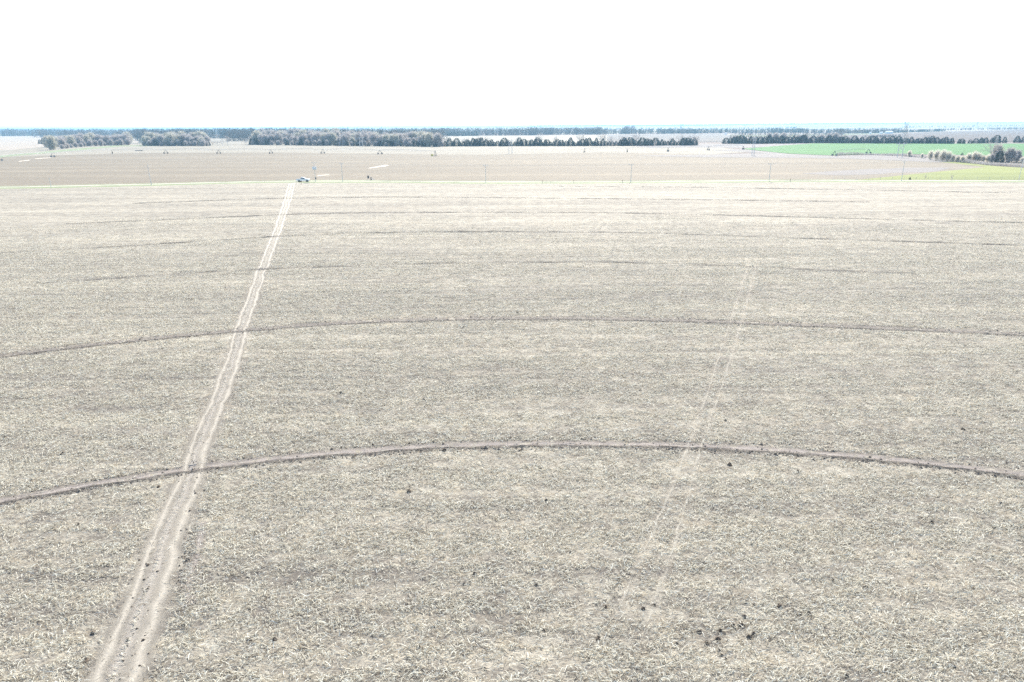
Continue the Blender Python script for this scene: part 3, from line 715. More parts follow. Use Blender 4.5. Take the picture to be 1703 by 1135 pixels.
row('scrub', [(418, 241.6), (560, 243.1), (740, 244.6)], 26, (6, 12), 'low grey scrub bush along the front edge of the long wood', 'scrub of the long wood', seed=32)
# cedar hedge row, centre
G = 'cedars of the centre row'
row('cedar', [(722, 244.0), (742, 244.0)], 4, (8, 11), 'dark cedar where the long wood meets the centre row', 'cedars by the wood end', seed=16)
row('cedar', [(745, 243.8), (800, 243.6), (960, 243.3), (1075, 242.9), (1158, 242.2)], 76, (7, 14), 'dark blue green cedar in the long row across the centre', G, seed=17)
for x, h, lab in ((742, 14, 'leaning bare tree at the left end of the cedar row'), (772, 14, 'thin bare tree among the first cedars of the centre row'), (778, 13, 'thin bare tree just right of another thin one in the centre row'),
                  (797, 17, 'bare tree rising above cedars left of the wooden H frame pole'), (810, 17, 'pale bare tree just left of the wooden H frame pole'), (862, 15, 'faint bare tree just right of the wooden H frame pole'),
                  (897, 19, 'spreading pale bare tree above the left part of the cedar row'), (925, 18, 'pale round bare tree above the cedar row'), (967, 21, 'dark forked bare tree above the cedars at centre right'),
                  (1000, 22, 'large forked bare tree behind the cedars, tallest of its neighbours'), (1014, 18, 'bare tree with a pale trunk in front of the cedar row'), (1037, 18, 'wide bare tree above the cedars'),
                  (1056, 21, 'stout leafless tree with thick limbs above the cedars'), (1078, 14, 'small leafless tree above the right part of the row'), (1090, 14, 'small leafless tree next to an equal one above the row'),
                  (1116, 14, 'thin leafless tree near the right end of the row'), (1131, 21, 'tall pale leafless tree near the right end of the row'), (1149, 19, 'leafless tree at the right end of the cedar row'), (1156, 17, 'last leafless tree at the right end of the cedar row')):
    tree('gaunt', x, 242.8 if x < 1050 else 242.0, h, lab)
# cedar row, right
G = 'cedars of the right row'
row('cedar', [(1206, 239.6), (1240, 239.8), (1355, 238.6)], 30, (8, 14), 'dark cedar in the dense left part of the right row', G, seed=18)
row('cedar', [(1358, 238.5), (1585, 239.6)], 46, (7, 13), 'dark cedar in the right row behind the green field', G, seed=19)
row('cedar', [(1590, 239.4), (1614, 239.4)], 4, (6, 8.5), 'small cedar in the short clump right of the row gap', 'cedars of the short clump', seed=20)
row('cedar', [(1621, 239), (1643, 238.4)], 4, (6.5, 9.5), 'cedar in the second clump behind the green field', 'cedars of the second clump', seed=21)
tree('cedar', 1657, 238.2, 13, 'largest broad cedar behind the green field near the right edge', wide=1.2)
tree('cedar', 1649, 238.2, 9, 'cedar leaning against the largest broad cedar on its left')
tree('cedar', 1670, 238.0, 10, 'narrow cedar right of the largest broad cedar', wide=0.7)
tree('cedar', 1691, 237.6, 11, 'broad cedar standing alone close to the right edge', wide=1.25)
tree('cedar', 1702, 237.6, 10, 'cedar cut by the right edge behind the green field')
row(('gaunt', 'tall'), [(1212, 238.2), (1400, 236.8)], 24, (14, 18), 'bare reddish grey tree behind the dense left part of the right row', 'bare trees behind the right row', seed=22)
row('gaunt', [(1385, 238), (1470, 238)], 6, (10, 14), 'sparse bare tree between cedars of the right row', 'sparse trees in the right row', seed=23)
tree('gaunt', 1543, 238.8, 15, 'bare brown tree rising above the cedars of the right row')
# bushes along the right hedge
def hedge(name, label, pts, h, width, n, mat, seed, cat='hedge'):
    r = random.Random(seed); P = [at(*p) for p in pts]; d = [0]
    for a, b in zip(P, P[1:]): d.append(d[-1] + float(np.hypot(*(b - a)[:2])))
    root = P[0]; m = MB(); tr = MB()
    for i in range(n):
        s = r.random() * d[-1]; x = float(np.interp(s, d, [p[0] for p in P])); y = float(np.interp(s, d, [p[1] for p in P]))
        hh = h * (0.35 + 0.9 * float(vnoise(s / 6.0, seed * 1.7, seed)))
        p = Vector((x + r.gauss(0, width * .4) - root[0], y + r.gauss(0, width * .4) - root[1], hh * r.random() ** 1.3 * 0.8))
        dd = Vector((r.gauss(0, .6), r.gauss(0, .6), r.uniform(0.2, 1.2))).normalized(); L = r.uniform(0.5, 1.3) * h * 0.4
        w = dd.orthogonal().normalized(); w.rotate(Matrix.Rotation(r.random() * 6.28, 3, dd)); w = w * 0.07
        m.quad(p - w, p + w, p + dd * L + w * .3, p + dd * L - w * .3)
        if i % 25 == 0: tr.tube((p.x, p.y, -.1), (p.x + r.gauss(0, .3), p.y + r.gauss(0, .3), hh * .8), 0.05, 0.02, 4)
    o = thing(name, label, cat, (root[0], root[1], 0))
    obj('foliage', m, mat, o); obj('stem', tr, m_bark, o)
    return o
hedge('hedge', 'long low grey hedge along the lower edge of the green field', [(1392, 258.6), (1410, 257.6), (1450, 258.2), (1500, 259.8), (1540, 263)], 2.0, 2.5, 5200, m_twig, 3)
hedge('hedge', 'dark low bramble hedge under the bushes at the right edge', [(1560, 265.5), (1600, 270.5), (1650, 275.5), (1703, 279), (1800, 284)], 2.4, 2.5, 7000, m_twig, 4)
G = 'pale willows along the right hedge'
tree('willow', 1512, 261.0, 12, 'small grey bush poking above the low hedge left of the willows')
tree('willow', 1533, 263.5, 9, 'low grey bush at the left end of the pale willows')
for x, y, h in ((1547, 266.0, 17), (1557, 267.5, 20), (1567, 268.5, 21), (1576, 269.0, 19)):
    tree('willow', x, y, h, 'tall pale willow in the left clump of the right hedge', G)
for x, y, h in ((1584, 269.5, 14), (1592, 270.0, 13), (1600, 270.6, 13)):
    tree('willow', x, y, h, 'short pale willow between the two taller clumps', G)
for x, y, h in ((1610, 270.8, 18), (1619, 270.6, 20), (1626, 270.6, 18)):
    tree('willow', x, y, h, 'tall pale willow in the right clump of the right hedge', G)
for x, y, h in ((1634, 270.8, 14), (1642, 270.8, 15)):
    tree('willow', x, y, h, 'pale willow beside the dark evergreen bush', G)
tree('bare', 1648, 270.6, 16, 'dense dark twiggy bush left of the evergreen bush at the right')
tree('bare', 1656, 268.5, 30, 'tall pale budding tree behind the evergreen bush at the right', variant=0)
tree('cedar', 1661, 270.4, 19, 'dark evergreen bush among bare trees near the right edge', wide=0.8)
tree('gaunt', 1650, 269.5, 34, 'tall sparse tree with crooked trunk near the right edge')
tree('bare', 1678, 270.5, 27, 'big round leafless tree with dark limbs near the right edge', variant=1, wide=1.15)
tree('bare', 1690, 270.0, 22, 'leafless tree right of the big round one at the edge', variant=3)
tree('willow', 1699, 272, 12, 'pale tangled bush cut by the right edge')
tree('cedar', 1513, 299.2, 4.6, 'tiny dark conifer alone on the meadow by the road')
tree('cedar', 1600, 258.6, 4.0, 'tiny dark conifer on the green field above the willows')
tree('sapling', 1538, 300.0, 10, 'left of two thin bare saplings beside the road')
tree('sapling', 1582, 300.2, 11, 'right of two thin bare saplings beside the road')

# far woods: masses of trees too distant to count
def woods(name, label, bands, mats, seed):
    """bands: (x0, y0, x1, y1, n, hmin, hmax in pixels, share of conifers)"""
    r = random.Random(seed); mb = [MB(), MB()]
    for (x0, y0, x1, y1, n, h0, h1, con) in bands:
        for i in range(int(n * 2.3)):
            t = r.random(); p = at(x0 + (x1 - x0) * t, y0 + (y1 - y0) * t + r.uniform(-0.25, 0.25)); k = px_m(p)
            h = r.uniform(h0, h1) * k; x, y = p[0] + r.gauss(0, 6), p[1]; z0 = float(terrain(np.array(x), np.array(y)))
            c = r.random() < con; m = mb[1 if c else 0]; w = h * (0.22 if c else 0.42); sz = max(0.5, 0.5 * k)
            for j in range(44):
                z = r.random() ** (1.3 if c else 0.8); a = r.random() * 6.283
                R = w * ((1 - z) ** 0.7 if c else math.sqrt(max(0.02, 1 - (2 * z - 1.05) ** 2))) * math.sqrt(r.random())
                q = Vector((x + R * math.cos(a), y + R * math.sin(a), z0 + z * h * 0.96))
                d = Vector((r.gauss(0, .5), r.gauss(0, .5), r.gauss(0.6, .6))).normalized(); s = d.orthogonal().normalized(); s.rotate(Matrix.Rotation(r.random() * 6.28, 3, d))
                L = h * r.uniform(.06, .16)
                m.tri(q - s * sz * .8, q + s * sz * .8, q + d * L)
            if not c and h > 6: m.tube((x, y, z0 - .3), (x, y, z0 + h * .6), 0.012 * h, 0.006 * h, 3, False)
    o = obj(name, mb[0], mats[0]) if mb[0].f else obj(name, mb[1], mats[1])
    if mb[0].f and mb[1].f:
        # conifers of the same wood share the object with a second material
        v = mb[0].v + mb[1].v; n0 = len(mb[0].v); f = mb[0].f + [tuple(i + n0 for i in q) for q in mb[1].f]
        me = bpy.data.meshes.new(name); me.from_pydata(v, [], f); me.materials.append(mats[0]); me.materials.append(mats[1])
        me.polygons.foreach_set('material_index', [0] * len(mb[0].f) + [1] * len(mb[1].f)); me.update(); o.data = me
    tag(o, label, 'woods', kind='stuff'); return o
WM = (m_farwood, m_cedar)
woods('distant_woods', 'grey wooded belt on the horizon behind the left copses', [(-60, 227.0, 80, 226.4, 90, 8, 11, .25), (60, 229, 240, 230.5, 90, 9, 12, .2), (60, 226, 240, 227, 90, 8.5, 10.5, .3), (225, 234.5, 350, 234, 70, 14, 17, .15), (225, 230, 420, 230, 130, 12.5, 16, .25), (-60, 223.8, 420, 223, 220, 7, 9.2, .4)], WM, 1)
woods('distant_woods', 'bare and evergreen wood on the horizon behind the long wood', [(380, 235, 735, 236, 190, 15, 19, .1), (370, 230, 735, 231, 170, 12, 16, .25), (400, 225, 760, 225, 170, 9, 12.5, .4)], WM, 2)
woods('distant_woods', 'sparse far trees with dark evergreens beyond the pale field at centre', [(716, 228.6, 732, 228.4, 14, 4, 7, .9), (744, 226.6, 795, 226.3, 42, 5, 8, .95), (735, 225.8, 900, 225.2, 70, 9, 14, .1), (800, 225.5, 890, 225.3, 45, 6, 11, .25), (700, 222, 900, 220.5, 70, 4, 6, .3)], WM, 3)
woods('distant_woods', 'blue grey wood on the horizon beyond the grey field', [(880, 224.4, 1010, 223.9, 120, 8, 12, .15), (960, 223.6, 1160, 222.4, 150, 5, 8, .4), (890, 221, 1160, 219.5, 110, 4, 6, .3), (1035, 222.6, 1055, 222.6, 12, 9, 13, 0)], WM, 4)
woods('distant_woods', 'dark tree belts on the horizon above the right cedar row', [(1100, 222.2, 1340, 221.0, 190, 5, 7.5, .5), (1220, 224.5, 1400, 226.5, 60, 3, 5, .3), (1280, 220.6, 1335, 220.6, 50, 5, 7, .95), (1338, 221.6, 1440, 222.2, 80, 4.5, 6.5, .5), (1392, 224.4, 1400, 223.8, 15, 8, 10, 0), (1430, 222.0, 1500, 220.8, 70, 4.5, 6.5, .7), (1495, 220.6, 1567, 218.8, 90, 3, 4.5, .95)], WM, 5)
woods('distant_woods', 'thin blue tree lines in the far valley at the right', [(1270, 215.2, 1295, 215.2, 12, 2, 3, .9), (1308, 214.6, 1326, 214.6, 12, 2, 3, .9), (1560, 217.3, 1703, 215.3, 60, 2, 3.5, .3), (1150, 216, 1300, 214.8, 40, 1.5, 2.5, .5), (1330, 217, 1500, 215.0, 60, 1.5, 2.5, .4), (1500, 213.5, 1760, 211.5, 60, 1.2, 2.2, .4), (900, 217, 1150, 215.5, 60, 2, 3, .4), (880, 213.6, 1780, 207.4, 800, 1.3, 2.3, .3), (1050, 211.0, 1780, 206.4, 600, 1.0, 1.7, .3), (1445, 229.6, 1492, 228.4, 30, 3, 4.5, .05)], WM, 6)

# ------------------------------------------------------------------ poles, wires, pylons
def pole_thing(px, py, hpx, label, kind='arm', lean=0.0):
    p = at(px, py); h = hpx * px_m(p)
    t = thing('utility_pole', label, 'utility pole', (p[0], p[1], 0), 0, 'poles along the field road'); t.rotation_euler = (0, lean, 0)
    m = MB(); m.tube((0, 0, -.5), (0, 0, h), 0.135, 0.09, 8); obj('pole', m, m_wood, t)
    if kind != 'plain':
        m = MB(); m.box((0, 0.16, h - 0.35), (2.2, 0.11, 0.13)); m.tube((-.7, .16, h - .4), (0, .05, h - 1.1), .03); m.tube((.7, .16, h - .4), (0, .05, h - 1.1), .03)
        obj('crossarm', m, m_wood, t)
        for x in (-1.0, 1.0):
            m = MB(); m.lathe([(0.0, 0), (.05, 0), (.08, .08), (.05, .12), (.08, .18), (.04, .24), (0, .26)], (x, 0.16, h - 0.285), 8); obj('insulator', m, m_steel, t)
    if kind == 'transformer':
        for x, y in ((-.55, -.35), (0.0, -.62), (.62, -.3)):
            m = MB(); m.lathe([(0, 0), (.3, 0), (.34, .05), (.34, 1.1), (.28, 1.18), (0, 1.2)], (x, y, h - 3.3), 12); tr = obj('transformer', m, m_grey_tank, t)
            m = MB(); m.tube((x, y, h - 2.12), (x, y, h - 1.75), .06, .04, 8); obj('bushing', m, m_steel, tr)
        m = MB(); m.box((0.02, -.22, h - 3.36), (1.7, .16, .1)); obj('bracket', m, m_steel, t)
        m = MB(); m.box((0.25, -.22, 1.5), (.45, .25, .8)); obj('meter_box', m, m_darkmetal, t)
    return t, p, h
poles = []
for a in ((85, 311.6, 15, 'short pale pole farthest left along the field road', 'plain', 0.0), (252, 308.6, 35, 'bare grey utility pole standing alone well left of the white pickup', 'plain', -0.035),
          (525, 302.6, 32, 'utility pole carrying grey transformers just right of the white pickup', 'transformer', 0.0), (570, 302.8, 31, 'slim pale utility pole between the transformer pole and the pump panel', 'arm', 0.0),
          (808, 304.2, 29, 'utility pole by the road below the left H frame pole', 'arm', 0.0), (1049, 303.0, 29, 'utility pole by the road midway along the right half', 'arm', 0.0),
          (1279, 301.6, 29, 'utility pole by the road below the tip of the green field', 'arm', 0.0), (1499, 301.0, 33, 'dark utility pole beside the tiny conifer on the meadow', 'arm', 0.02),
          (1694, 300.6, 33, 'pale utility pole with crossarm at the right edge', 'arm', 0.03)):
    poles.append(pole_thing(*a))
def wire(a, b, sag, r, label, group):
    m = MB(); pts = []
    for i in range(13):
        t = i / 12; pts.append(((b[0] - a[0]) * t, (b[1] - a[1]) * t, a[2] + (b[2] - a[2]) * t - sag * 4 * t * (1 - t)))
    m.path(pts, r, 4); o = obj('overhead_wire', m, m_steel, loc=(a[0], a[1], 0)); tag(o, label, 'wire', group)
chain = poles[2:]
for (t0, p0, h0), (t1, p1, h1) in zip(chain, chain[1:]):
    for x in (-1.0, 1.0):
        wire((p0[0] + x, p0[1] + 0.16, h0 - .03), (p1[0] + x, p1[1] + .16, h1 - .03), 0.5 if abs(p1[0] - p0[0]) > 20 else 0.1, 0.012, 'thin overhead wire strung between the utility poles of the road', 'wires along the road poles')
_, p0, h0 = chain[-1]
for x in (-1.0, 1.0):
    wire((p0[0] + x + .2, p0[1] + .16, h0 - .03), (p0[0] + 68 + x, p0[1] - 2, h0 - .2), 0.6, 0.02, 'pale overhead wire running off the right edge from the last pole', 'wires off the right edge')

def h_frame(px, py, hpx, gap_px, label, rz=0.0):
    p = at(px, py); k = px_m(p); h = hpx * k; gp = gap_px * k
    t = thing('h_frame_pole', label, 'power pole', (p[0], p[1], 0), rz, 'wooden H frame poles crossing the far field')
    for s in (-1, 1):
        m = MB(); m.tube((s * gp / 2, 0, -.6), (s * gp / 2, 0, h), 0.26, 0.18, 8); obj('pole', m, m_wood, t)
    m = MB(); m.box((0, .28, h - .9), (gp * 2.1, .22, .34)); obj('crossarm', m, m_wood, t)
    m = MB(); m.tube((-gp / 2, .1, h - 1.6), (gp / 2, .1, h - 1.6 - gp * 1.2), .12); m.tube((gp / 2, -.1, h - 1.6), (-gp / 2, -.1, h - 1.6 - gp * 1.2), .12); obj('brace', m, m_wood, t)
    for s in (-1, 0, 1):
        m = MB(); m.tube((s * gp * .98, .28, h - 1.07), (s * gp * .98, .28, h - 2.2), .09, .07); obj('insulator', m, m_steel, t)
    return t
h_frame(601, 245.4, 17, 5, 'pale H frame pole standing in front of the long wood')
h_frame(849, 256.0, 23, 5, 'H frame pole standing before the cedar row at centre')
h_frame(1252, 259.0, 30, 3.4, 'narrow H frame pole at the left tip of the green field')
h_frame(1496, 262.5, 24, 8, 'wide H frame pole by the low hedge below the steel pylon')
wp = [at(601, 245.4), at(849, 256), at(1252, 259)]
hh = [16.0, 21.5, 28.5]

def pylon_meshes(h=40.0):
    m = MB(); rr_ = 0.07
    def seg(a, b, r=rr_): m.tube(a, b, r, r, 4, False)
    bw, ww, zw = 3.6, 0.9, h * 0.56
    for sx in (-1, 1):
        for sy in (-1, 1): seg((sx * bw, sy * bw, -.4), (sx * ww, sy * ww, zw), 0.11)
    n = 6
    for i in range(n):
        z0, z1 = zw * i / n, zw * (i + 1) / n; w0 = bw + (ww - bw) * i / n; w1 = bw + (ww - bw) * (i + 1) / n
        for s in (-1, 1):
            seg((-w0, s * w0, z0), (w1, s * w1, z1)); seg((w0, s * w0, z0), (-w1, s * w1, z1))
            seg((s * w0, -w0, z0), (s * w1, w1, z1)); seg((s * w0, w0, z0), (s * w1, -w1, z1))
    zb = h * 0.80; top = MB()
    def seg2(a, b, r=rr_): top.tube(a, b, r, r, 4, False)
    xb = 4.6
    for s in (-1, 1):
        for sy in (-1, 1):
            seg2((s * ww, sy * ww, zw), (s * xb, sy * .7, zb), .14); seg2((s * ww * .2, sy * ww, zw + 1.5), (s * (xb - 1.6), sy * .7, zb))
            seg2((s * xb, sy * .7, zb), (s * (xb + 1.8), 0, h), .12); seg2((s * (xb - 1.6), sy * .7, zb + 1.6), (s * (xb + 1.8), 0, h))
        for i in range(5):
            t0, t1 = i / 5, (i + 1) / 5
            a = (s * (ww + (xb - ww) * t0), .8, zw + (zb - zw) * t0); b = (s * (ww * .2 + (xb - 1.6 - ww * .2) * t1), -.8, zw + 1.5 + (zb - zw - 1.5) * t1); seg2(a, b)
    arm = MB()
    def seg3(a, b, r=rr_): arm.tube(a, b, r, r, 4, False)
    for sy in (-.7, .7):
        seg3((-11.5, 0, zb), (-xb, sy, zb), .12); seg3((11.5, 0, zb), (xb, sy, zb), .12); seg3((-xb, sy, zb), (xb, sy, zb), .12); seg3((-xb, sy, zb + 1.6), (xb, sy, zb + 1.6), .12)
        seg3((-11.5, 0, zb), (-xb, sy, zb + 1.6)); seg3((11.5, 0, zb), (xb, sy, zb + 1.6))
    for i in range(10):
        x = -xb + i * .92; seg3((x, .7, zb + (i % 2) * 1.6), (x + .92, -.7, zb + ((i + 1) % 2) * 1.6))
    ins = []
    for x in (-11.2, 0, 11.2):
        q = MB(); q.tube((x, 0, zb - .05), (x, 0, zb - 3.2), .16, .16, 6); ins.append(q)
    return m, top, arm, ins
pm = pylon_meshes()
pz = at(1503, 239.2)
pylon = thing('steel_pylon', 'tall steel lattice pylon rising above the horizon behind the right cedar row', 'pylon', (pz[0], pz[1], 0), 0.12, 'steel lattice pylons')
obj('tower_body', pm[0], m_lattice, pylon); obj('tower_head', pm[1], m_lattice, pylon); obj('crossarm', pm[2], m_lattice, pylon)
for q in pm[3]: obj('insulator', q, m_steel, pylon)
pylon.scale = (1.0, 1.0, 50 * px_m(pz) / 40)
for x, y, hpx, lab in ((994, 223.6, 16, 'faint far pylon, leftmost above the grey field'), (1044, 223.2, 16, 'faint far pylon, second from the left on the horizon'), (1132, 222.4, 15, 'faint far pylon above the right end of the centre cedars'), (1238, 221.6, 15, 'faint far pylon above the left end of the right cedars')):
    p = at(x, y); s = hpx * px_m(p) / 40; dup(pylon, (p[0], p[1], 0), 0.3, (s, s, s), lab)

# marker posts, fence, boxes
for x, y, lab in ((902, 305.4, 'short dark marker post in the verge, first right of centre'), (954, 305.2, 'short marker post in the verge, second right of centre'), (1035, 305.2, 'short marker post beside a road utility pole'), (1314, 303.0, 'short marker post right of the road pole under the green tip')):
    p = at(x, y); t = thing('marker_post', lab, 'post', (p[0], p[1], 0), 0, 'marker posts in the verge')
    m = MB(); m.tube((0, 0, -.2), (0.02, 0, 1.35), .07, .06, 6); obj('post', m, m_darkmetal, t); m = MB(); m.box((0.02, -.07, 1.2), (.22, .02, .28)); obj('plate', m, m_rust, t)
p = at(501.3, 307.4); t = thing('sign_post', 'short rusty post with a small plate in the field before the pickup', 'post', (p[0], p[1], 0))
m = MB(); m.tube((0, 0, -.2), (0, 0, 1.5), .07, .06, 6); obj('post', m, m_rust, t); m = MB(); m.box((0, -.08, 1.42), (.9, .03, .2)); obj('plate', m, m_rust, t)

fa = [at(1385, 299.7), at(1500, 299.4), at(1600, 299.3), at(1703, 299.3), at(1790, 299.6)]
t = thing('wire_fence', 'low wire fence running along the meadow by the road', 'fence', tuple(fa[0]))
d = np.concatenate([[0], np.cumsum([np.hypot(*(b - a)[:2]) for a, b in zip(fa, fa[1:])])]); wm = MB(); prev = None
for s in np.arange(0, d[-1], 5.0):
    x = np.interp(s, d, [q[0] for q in fa]) - fa[0][0]; y = np.interp(s, d, [q[1] for q in fa]) - fa[0][1]
    m = MB(); m.tube((x, y, -.3), (x, y, 1.3), .06, .05, 5); obj('fence_post', m, m_wood, t)
    if prev is not None:
        for z in (.4, .8, 1.2): wm.tube((prev[0], prev[1] - .07, z), (x, y - .07, z), .018, .018, 3, False)
    prev = (x, y)
obj('fence_wire', wm, m_darkmetal, t)

p = at(612.7, 299.4); t = thing('pump_panel', 'tall dark electrical panel on posts beside the road right of the poles', 'control panel', (p[0], p[1], 0))
m = MB(); m.box((0, 0, 1.25), (.75, .35, 1.25)); obj('cabinet', m, m_darkmetal, t)
m = MB(); m.box((0.02, -.185, 1.25), (.6, .02, 1.05)); obj('door', m, simple('panel_door_grey', (.12, .12, .125), .5), t)
for x in (-.33, .33): m = MB(); m.tube((x, .12, -.2), (x, .12, 2.05), .05); obj('post', m, m_wood, t)
p = at(617.2, 299.8); t = thing('well_pump', 'small grey pump head with pipe beside the dark panel', 'pump', (p[0], p[1], 0))
m = MB(); m.lathe([(0, 0), (.35, 0), (.35, .15), (.2, .2), (.2, .75), (.26, .8), (.26, 1.2), (.12, 1.32), (0, 1.34)], (0, 0, 0), 12); obj('pump_head', m, m_darkmetal, t)
m = MB(); m.path([(.15, 0, .45), (1.2, 0, .45), (1.5, 0, .1), (1.5, 0, -.1)], .11, 8); obj('pipe', m, m_steel, t)
m = MB(); m.box((.3, 0, .02), (3.2, 1.6, .12)); obj('concrete_pad', m, m_gravel, t)
p = at(231, 251.4); t = MB(); r = random.Random(4)
for i in range(7): t.tube((-4 + r.uniform(-.5, .5), i % 4 * .35, .15 + .28 * (i // 4)), (4 + r.uniform(-.5, .5), i % 4 * .35 + .1, .15 + .28 * (i // 4)), .15, .15, 8)
o = obj('pipe_stack', t, m_darkmetal, loc=(p[0], p[1], 0.03)); tag(o, 'low dark stack of pipes lying on the pale far field at left', 'pipes')

# ------------------------------------------------------------------ centre pivot irrigators
def pivot(label, towers, end, group=None):
    """towers: ground points of the drive towers in order; end: 'pivot' point or None"""
    o0 = towers[0]; t = thing('irrigation_pivot', label, 'irrigator', tuple(o0), 0, group)
    H0 = 3.7; L = [q - o0 for q in towers]
    for a, b in zip(L, L[1:]):
        d = (b - a); n = int(np.hypot(d[0], d[1]) / 6) + 2; m = MB(); pts = []
        for i in range(n + 1):
            s = i / n; q = a + d * s; pts.append((q[0], q[1], H0 + 0.9 * 4 * s * (1 - s)))
        for u, v in zip(pts, pts[1:]): m.tube(u, v, .085, .085, 6, False)
        sp = obj('pipe_span', m, m_steel, t)
        m = MB(); nv = np.array([-d[1], d[0]]) / max(1e-6, np.hypot(d[0], d[1]))
        for sg in (-1, 1):
            low = [(q[0] + nv[0] * sg * .7, q[1] + nv[1] * sg * .7, q[2] - 1.1 * (1 if 0 < i < n else 0.1)) for i, q in enumerate(pts)]
            for u, v in zip(low, low[1:]): m.tube(u, v, .02, .02, 4, False)
            for u, v, w in zip(pts, low, low[1:] + low[-1:]): m.tube(u, v, .025, .025, 4, False); m.tube(u, w, .02, .02, 4, False)
        obj('truss', m, m_steel, sp)
    for i, q in enumerate(L):
        last = end == 'pivot' and i == len(L) - 1
        if last:
            m = MB()
            for sx in (-1, 1):
                for sy in (-1, 1): m.tube((q[0] + sx * 1.3, q[1] + sy * 1.3, 0), (q[0] + sx * .35, q[1] + sy * .35, H0), .08, .08, 4)
            m.tube((q[0], q[1], 0), (q[0], q[1], H0 + .9), .16, .16, 8); m.box((q[0], q[1], .1), (3.2, 3.2, .25)); obj('pivot_tower', m, m_darkmetal, t)
            m = MB(); m.box((q[0] - 2.6, q[1] - .4, .75), (1.9, 1.2, 1.3)); obj('control_box', m, m_yellow, t)
            continue
        d = L[min(i + 1, len(L) - 1)] - L[max(i - 1, 0)]; d = d / max(1e-6, np.hypot(d[0], d[1])); nv = np.array([-d[1], d[0]])
        # the wheels roll across the pipe: seen end on, the tower is an A of two legs
        m = MB(); w = []
        for sg in (-1, 1):
            w.append((q[0] + nv[0] * sg * 1.9 + d[0] * sg * .6, q[1] + nv[1] * sg * 1.9 + d[1] * sg * .6))
            for e in (-.25, .25): m.tube((w[-1][0] + d[0] * e, w[-1][1] + d[1] * e, .8), (q[0] + d[0] * e, q[1] + d[1] * e, H0), .075, .075, 4)
        m.tube((w[0][0], w[0][1], .75), (w[1][0], w[1][1], .75), .11, .11, 6); obj('drive_tower', m, m_darkmetal, t)
        a = math.atan2(nv[1], nv[0])
        for c in w:
            ca, sa = math.cos(a), math.sin(a); m = MB(); k = 14
            ring = [(.62, -.19), (.76, -.17), (.78, 0), (.76, .17), (.62, .19), (.62, -.19)]
            n0 = len(m.v)
            for rr0, hh0 in ring:
                for j in range(k):
                    th = 2 * math.pi * j / k; lx_, ly_, lz_ = rr0 * math.cos(th), hh0, rr0 * math.sin(th)
                    m.v.append((c[0] + lx_ * ca - ly_ * sa, c[1] + lx_ * sa + ly_ * ca, .76 + lz_))
            for u in range(len(ring) - 1):
                for j in range(k): m.f.append((n0 + u * k + j, n0 + u * k + (j + 1) % k, n0 + (u + 1) * k + (j + 1) % k, n0 + (u + 1) * k + j))
            wo = obj('wheel', m, m_rubber, t)
            m = MB(); m.tube((c[0] + sa * .06, c[1] - ca * .06, .76), (c[0] - sa * .06, c[1] + ca * .06, .76), .62, .62, 14); obj('rim', m, m_steel, wo)
    m = MB(); q = L[len(L) // 2]
    return t
pivot('long centre pivot irrigator across the left half of the far field', [at(*p) for p in ((0, 268.0), (88, 261.6), (187, 256.0), (276, 256.0), (364, 256.2), (451, 256.0), (537, 255.8), (632, 257.0), (724, 259.8))], 'pivot', 'centre pivot irrigators')
pivot('second irrigator line on the pale field before the right cedars', [at(*p) for p in ((972, 254.0), (1043, 253.6), (1111, 252.6), (1178, 250.4), (1236, 249.4))], None, 'centre pivot irrigators')
pivot('short irrigator span standing at the lower edge of the green field', [at(*p) for p in ((1387.5, 259.8), (1444, 256.2))], None, 'centre pivot irrigators')

# ------------------------------------------------------------------ water tower and farm sheds far away
p = at(1624, 213.6); k = px_m(p); h = 10.2 * k; z0 = float(terrain(p[0], p[1]))
t = thing('water_tower', 'white water tower on the far horizon at right', 'water tower', (p[0], p[1], z0))
m = MB(); R = 2.2 * k; m.lathe([(R * .1, -R * .9)] + [(R * math.cos(a), R * .72 * math.sin(a)) for a in np.linspace(-1.3, 1.57, 12)], (0, 0, h - R * .72), 18); obj('tank', m, m_white, t, True)
m = MB(); m.lathe([(R * .55, -1), (R * .42, h * .1), (R * .30, h * .2), (R * .28, h * .6), (R * .45, h - R * 1.5)], (0, 0, 0), 14); obj('stem', m, m_white, t, True)
def shed(px, py, wpx, hm, label, rz):
    p = at(px, py); w = wpx * px_m(p); z0 = float(terrain(p[0], p[1]))
    t = thing('farm_shed', label, 'shed', (p[0], p[1], z0), rz, 'white farm sheds among far trees'); d = w * .55
    m = MB(); m.box((0, 0, hm / 2 - .2), (w, d, hm + .4)); obj('wall', m, m_white, t)
    m = MB(); e = .4; n = 0; rh = d * .28
    m.quad((-w / 2 - e, -d / 2 - e, hm + .02), (w / 2 + e, -d / 2 - e, hm + .02), (w / 2 + e, 0, hm + rh), (-w / 2 - e, 0, hm + rh)); m.quad((-w / 2 - e, 0, hm + rh), (w / 2 + e, 0, hm + rh), (w / 2 + e, d / 2 + e, hm + .02), (-w / 2 - e, d / 2 + e, hm + .02))
    m.tri((-w / 2, -d / 2, hm), (-w / 2, 0, hm + rh - .1), (-w / 2, d / 2, hm)); m.tri((w / 2, -d / 2, hm), (w / 2, d / 2, hm), (w / 2, 0, hm + rh - .1)); obj('roof', m, m_white, t)
    m = MB(); m.box((0, -d / 2 - .03, hm * .4), (w * .25, .08, hm * .8)); obj('door', m, m_grey_tank, t)
shed(1478, 222.6, 11, 4.0, 'long white farm shed among dark far trees at right', 0.05)
shed(1465, 222.8, 5, 3.6, 'small white shed left of the long farm shed', 0.2)
shed(1447, 223.0, 3.4, 3.4, 'tiny white shed at the left end of the far farm', -0.1)
shed(1207, 224.2, 3, 4, 'pale far shed at the corner of the grey field', 0.1)

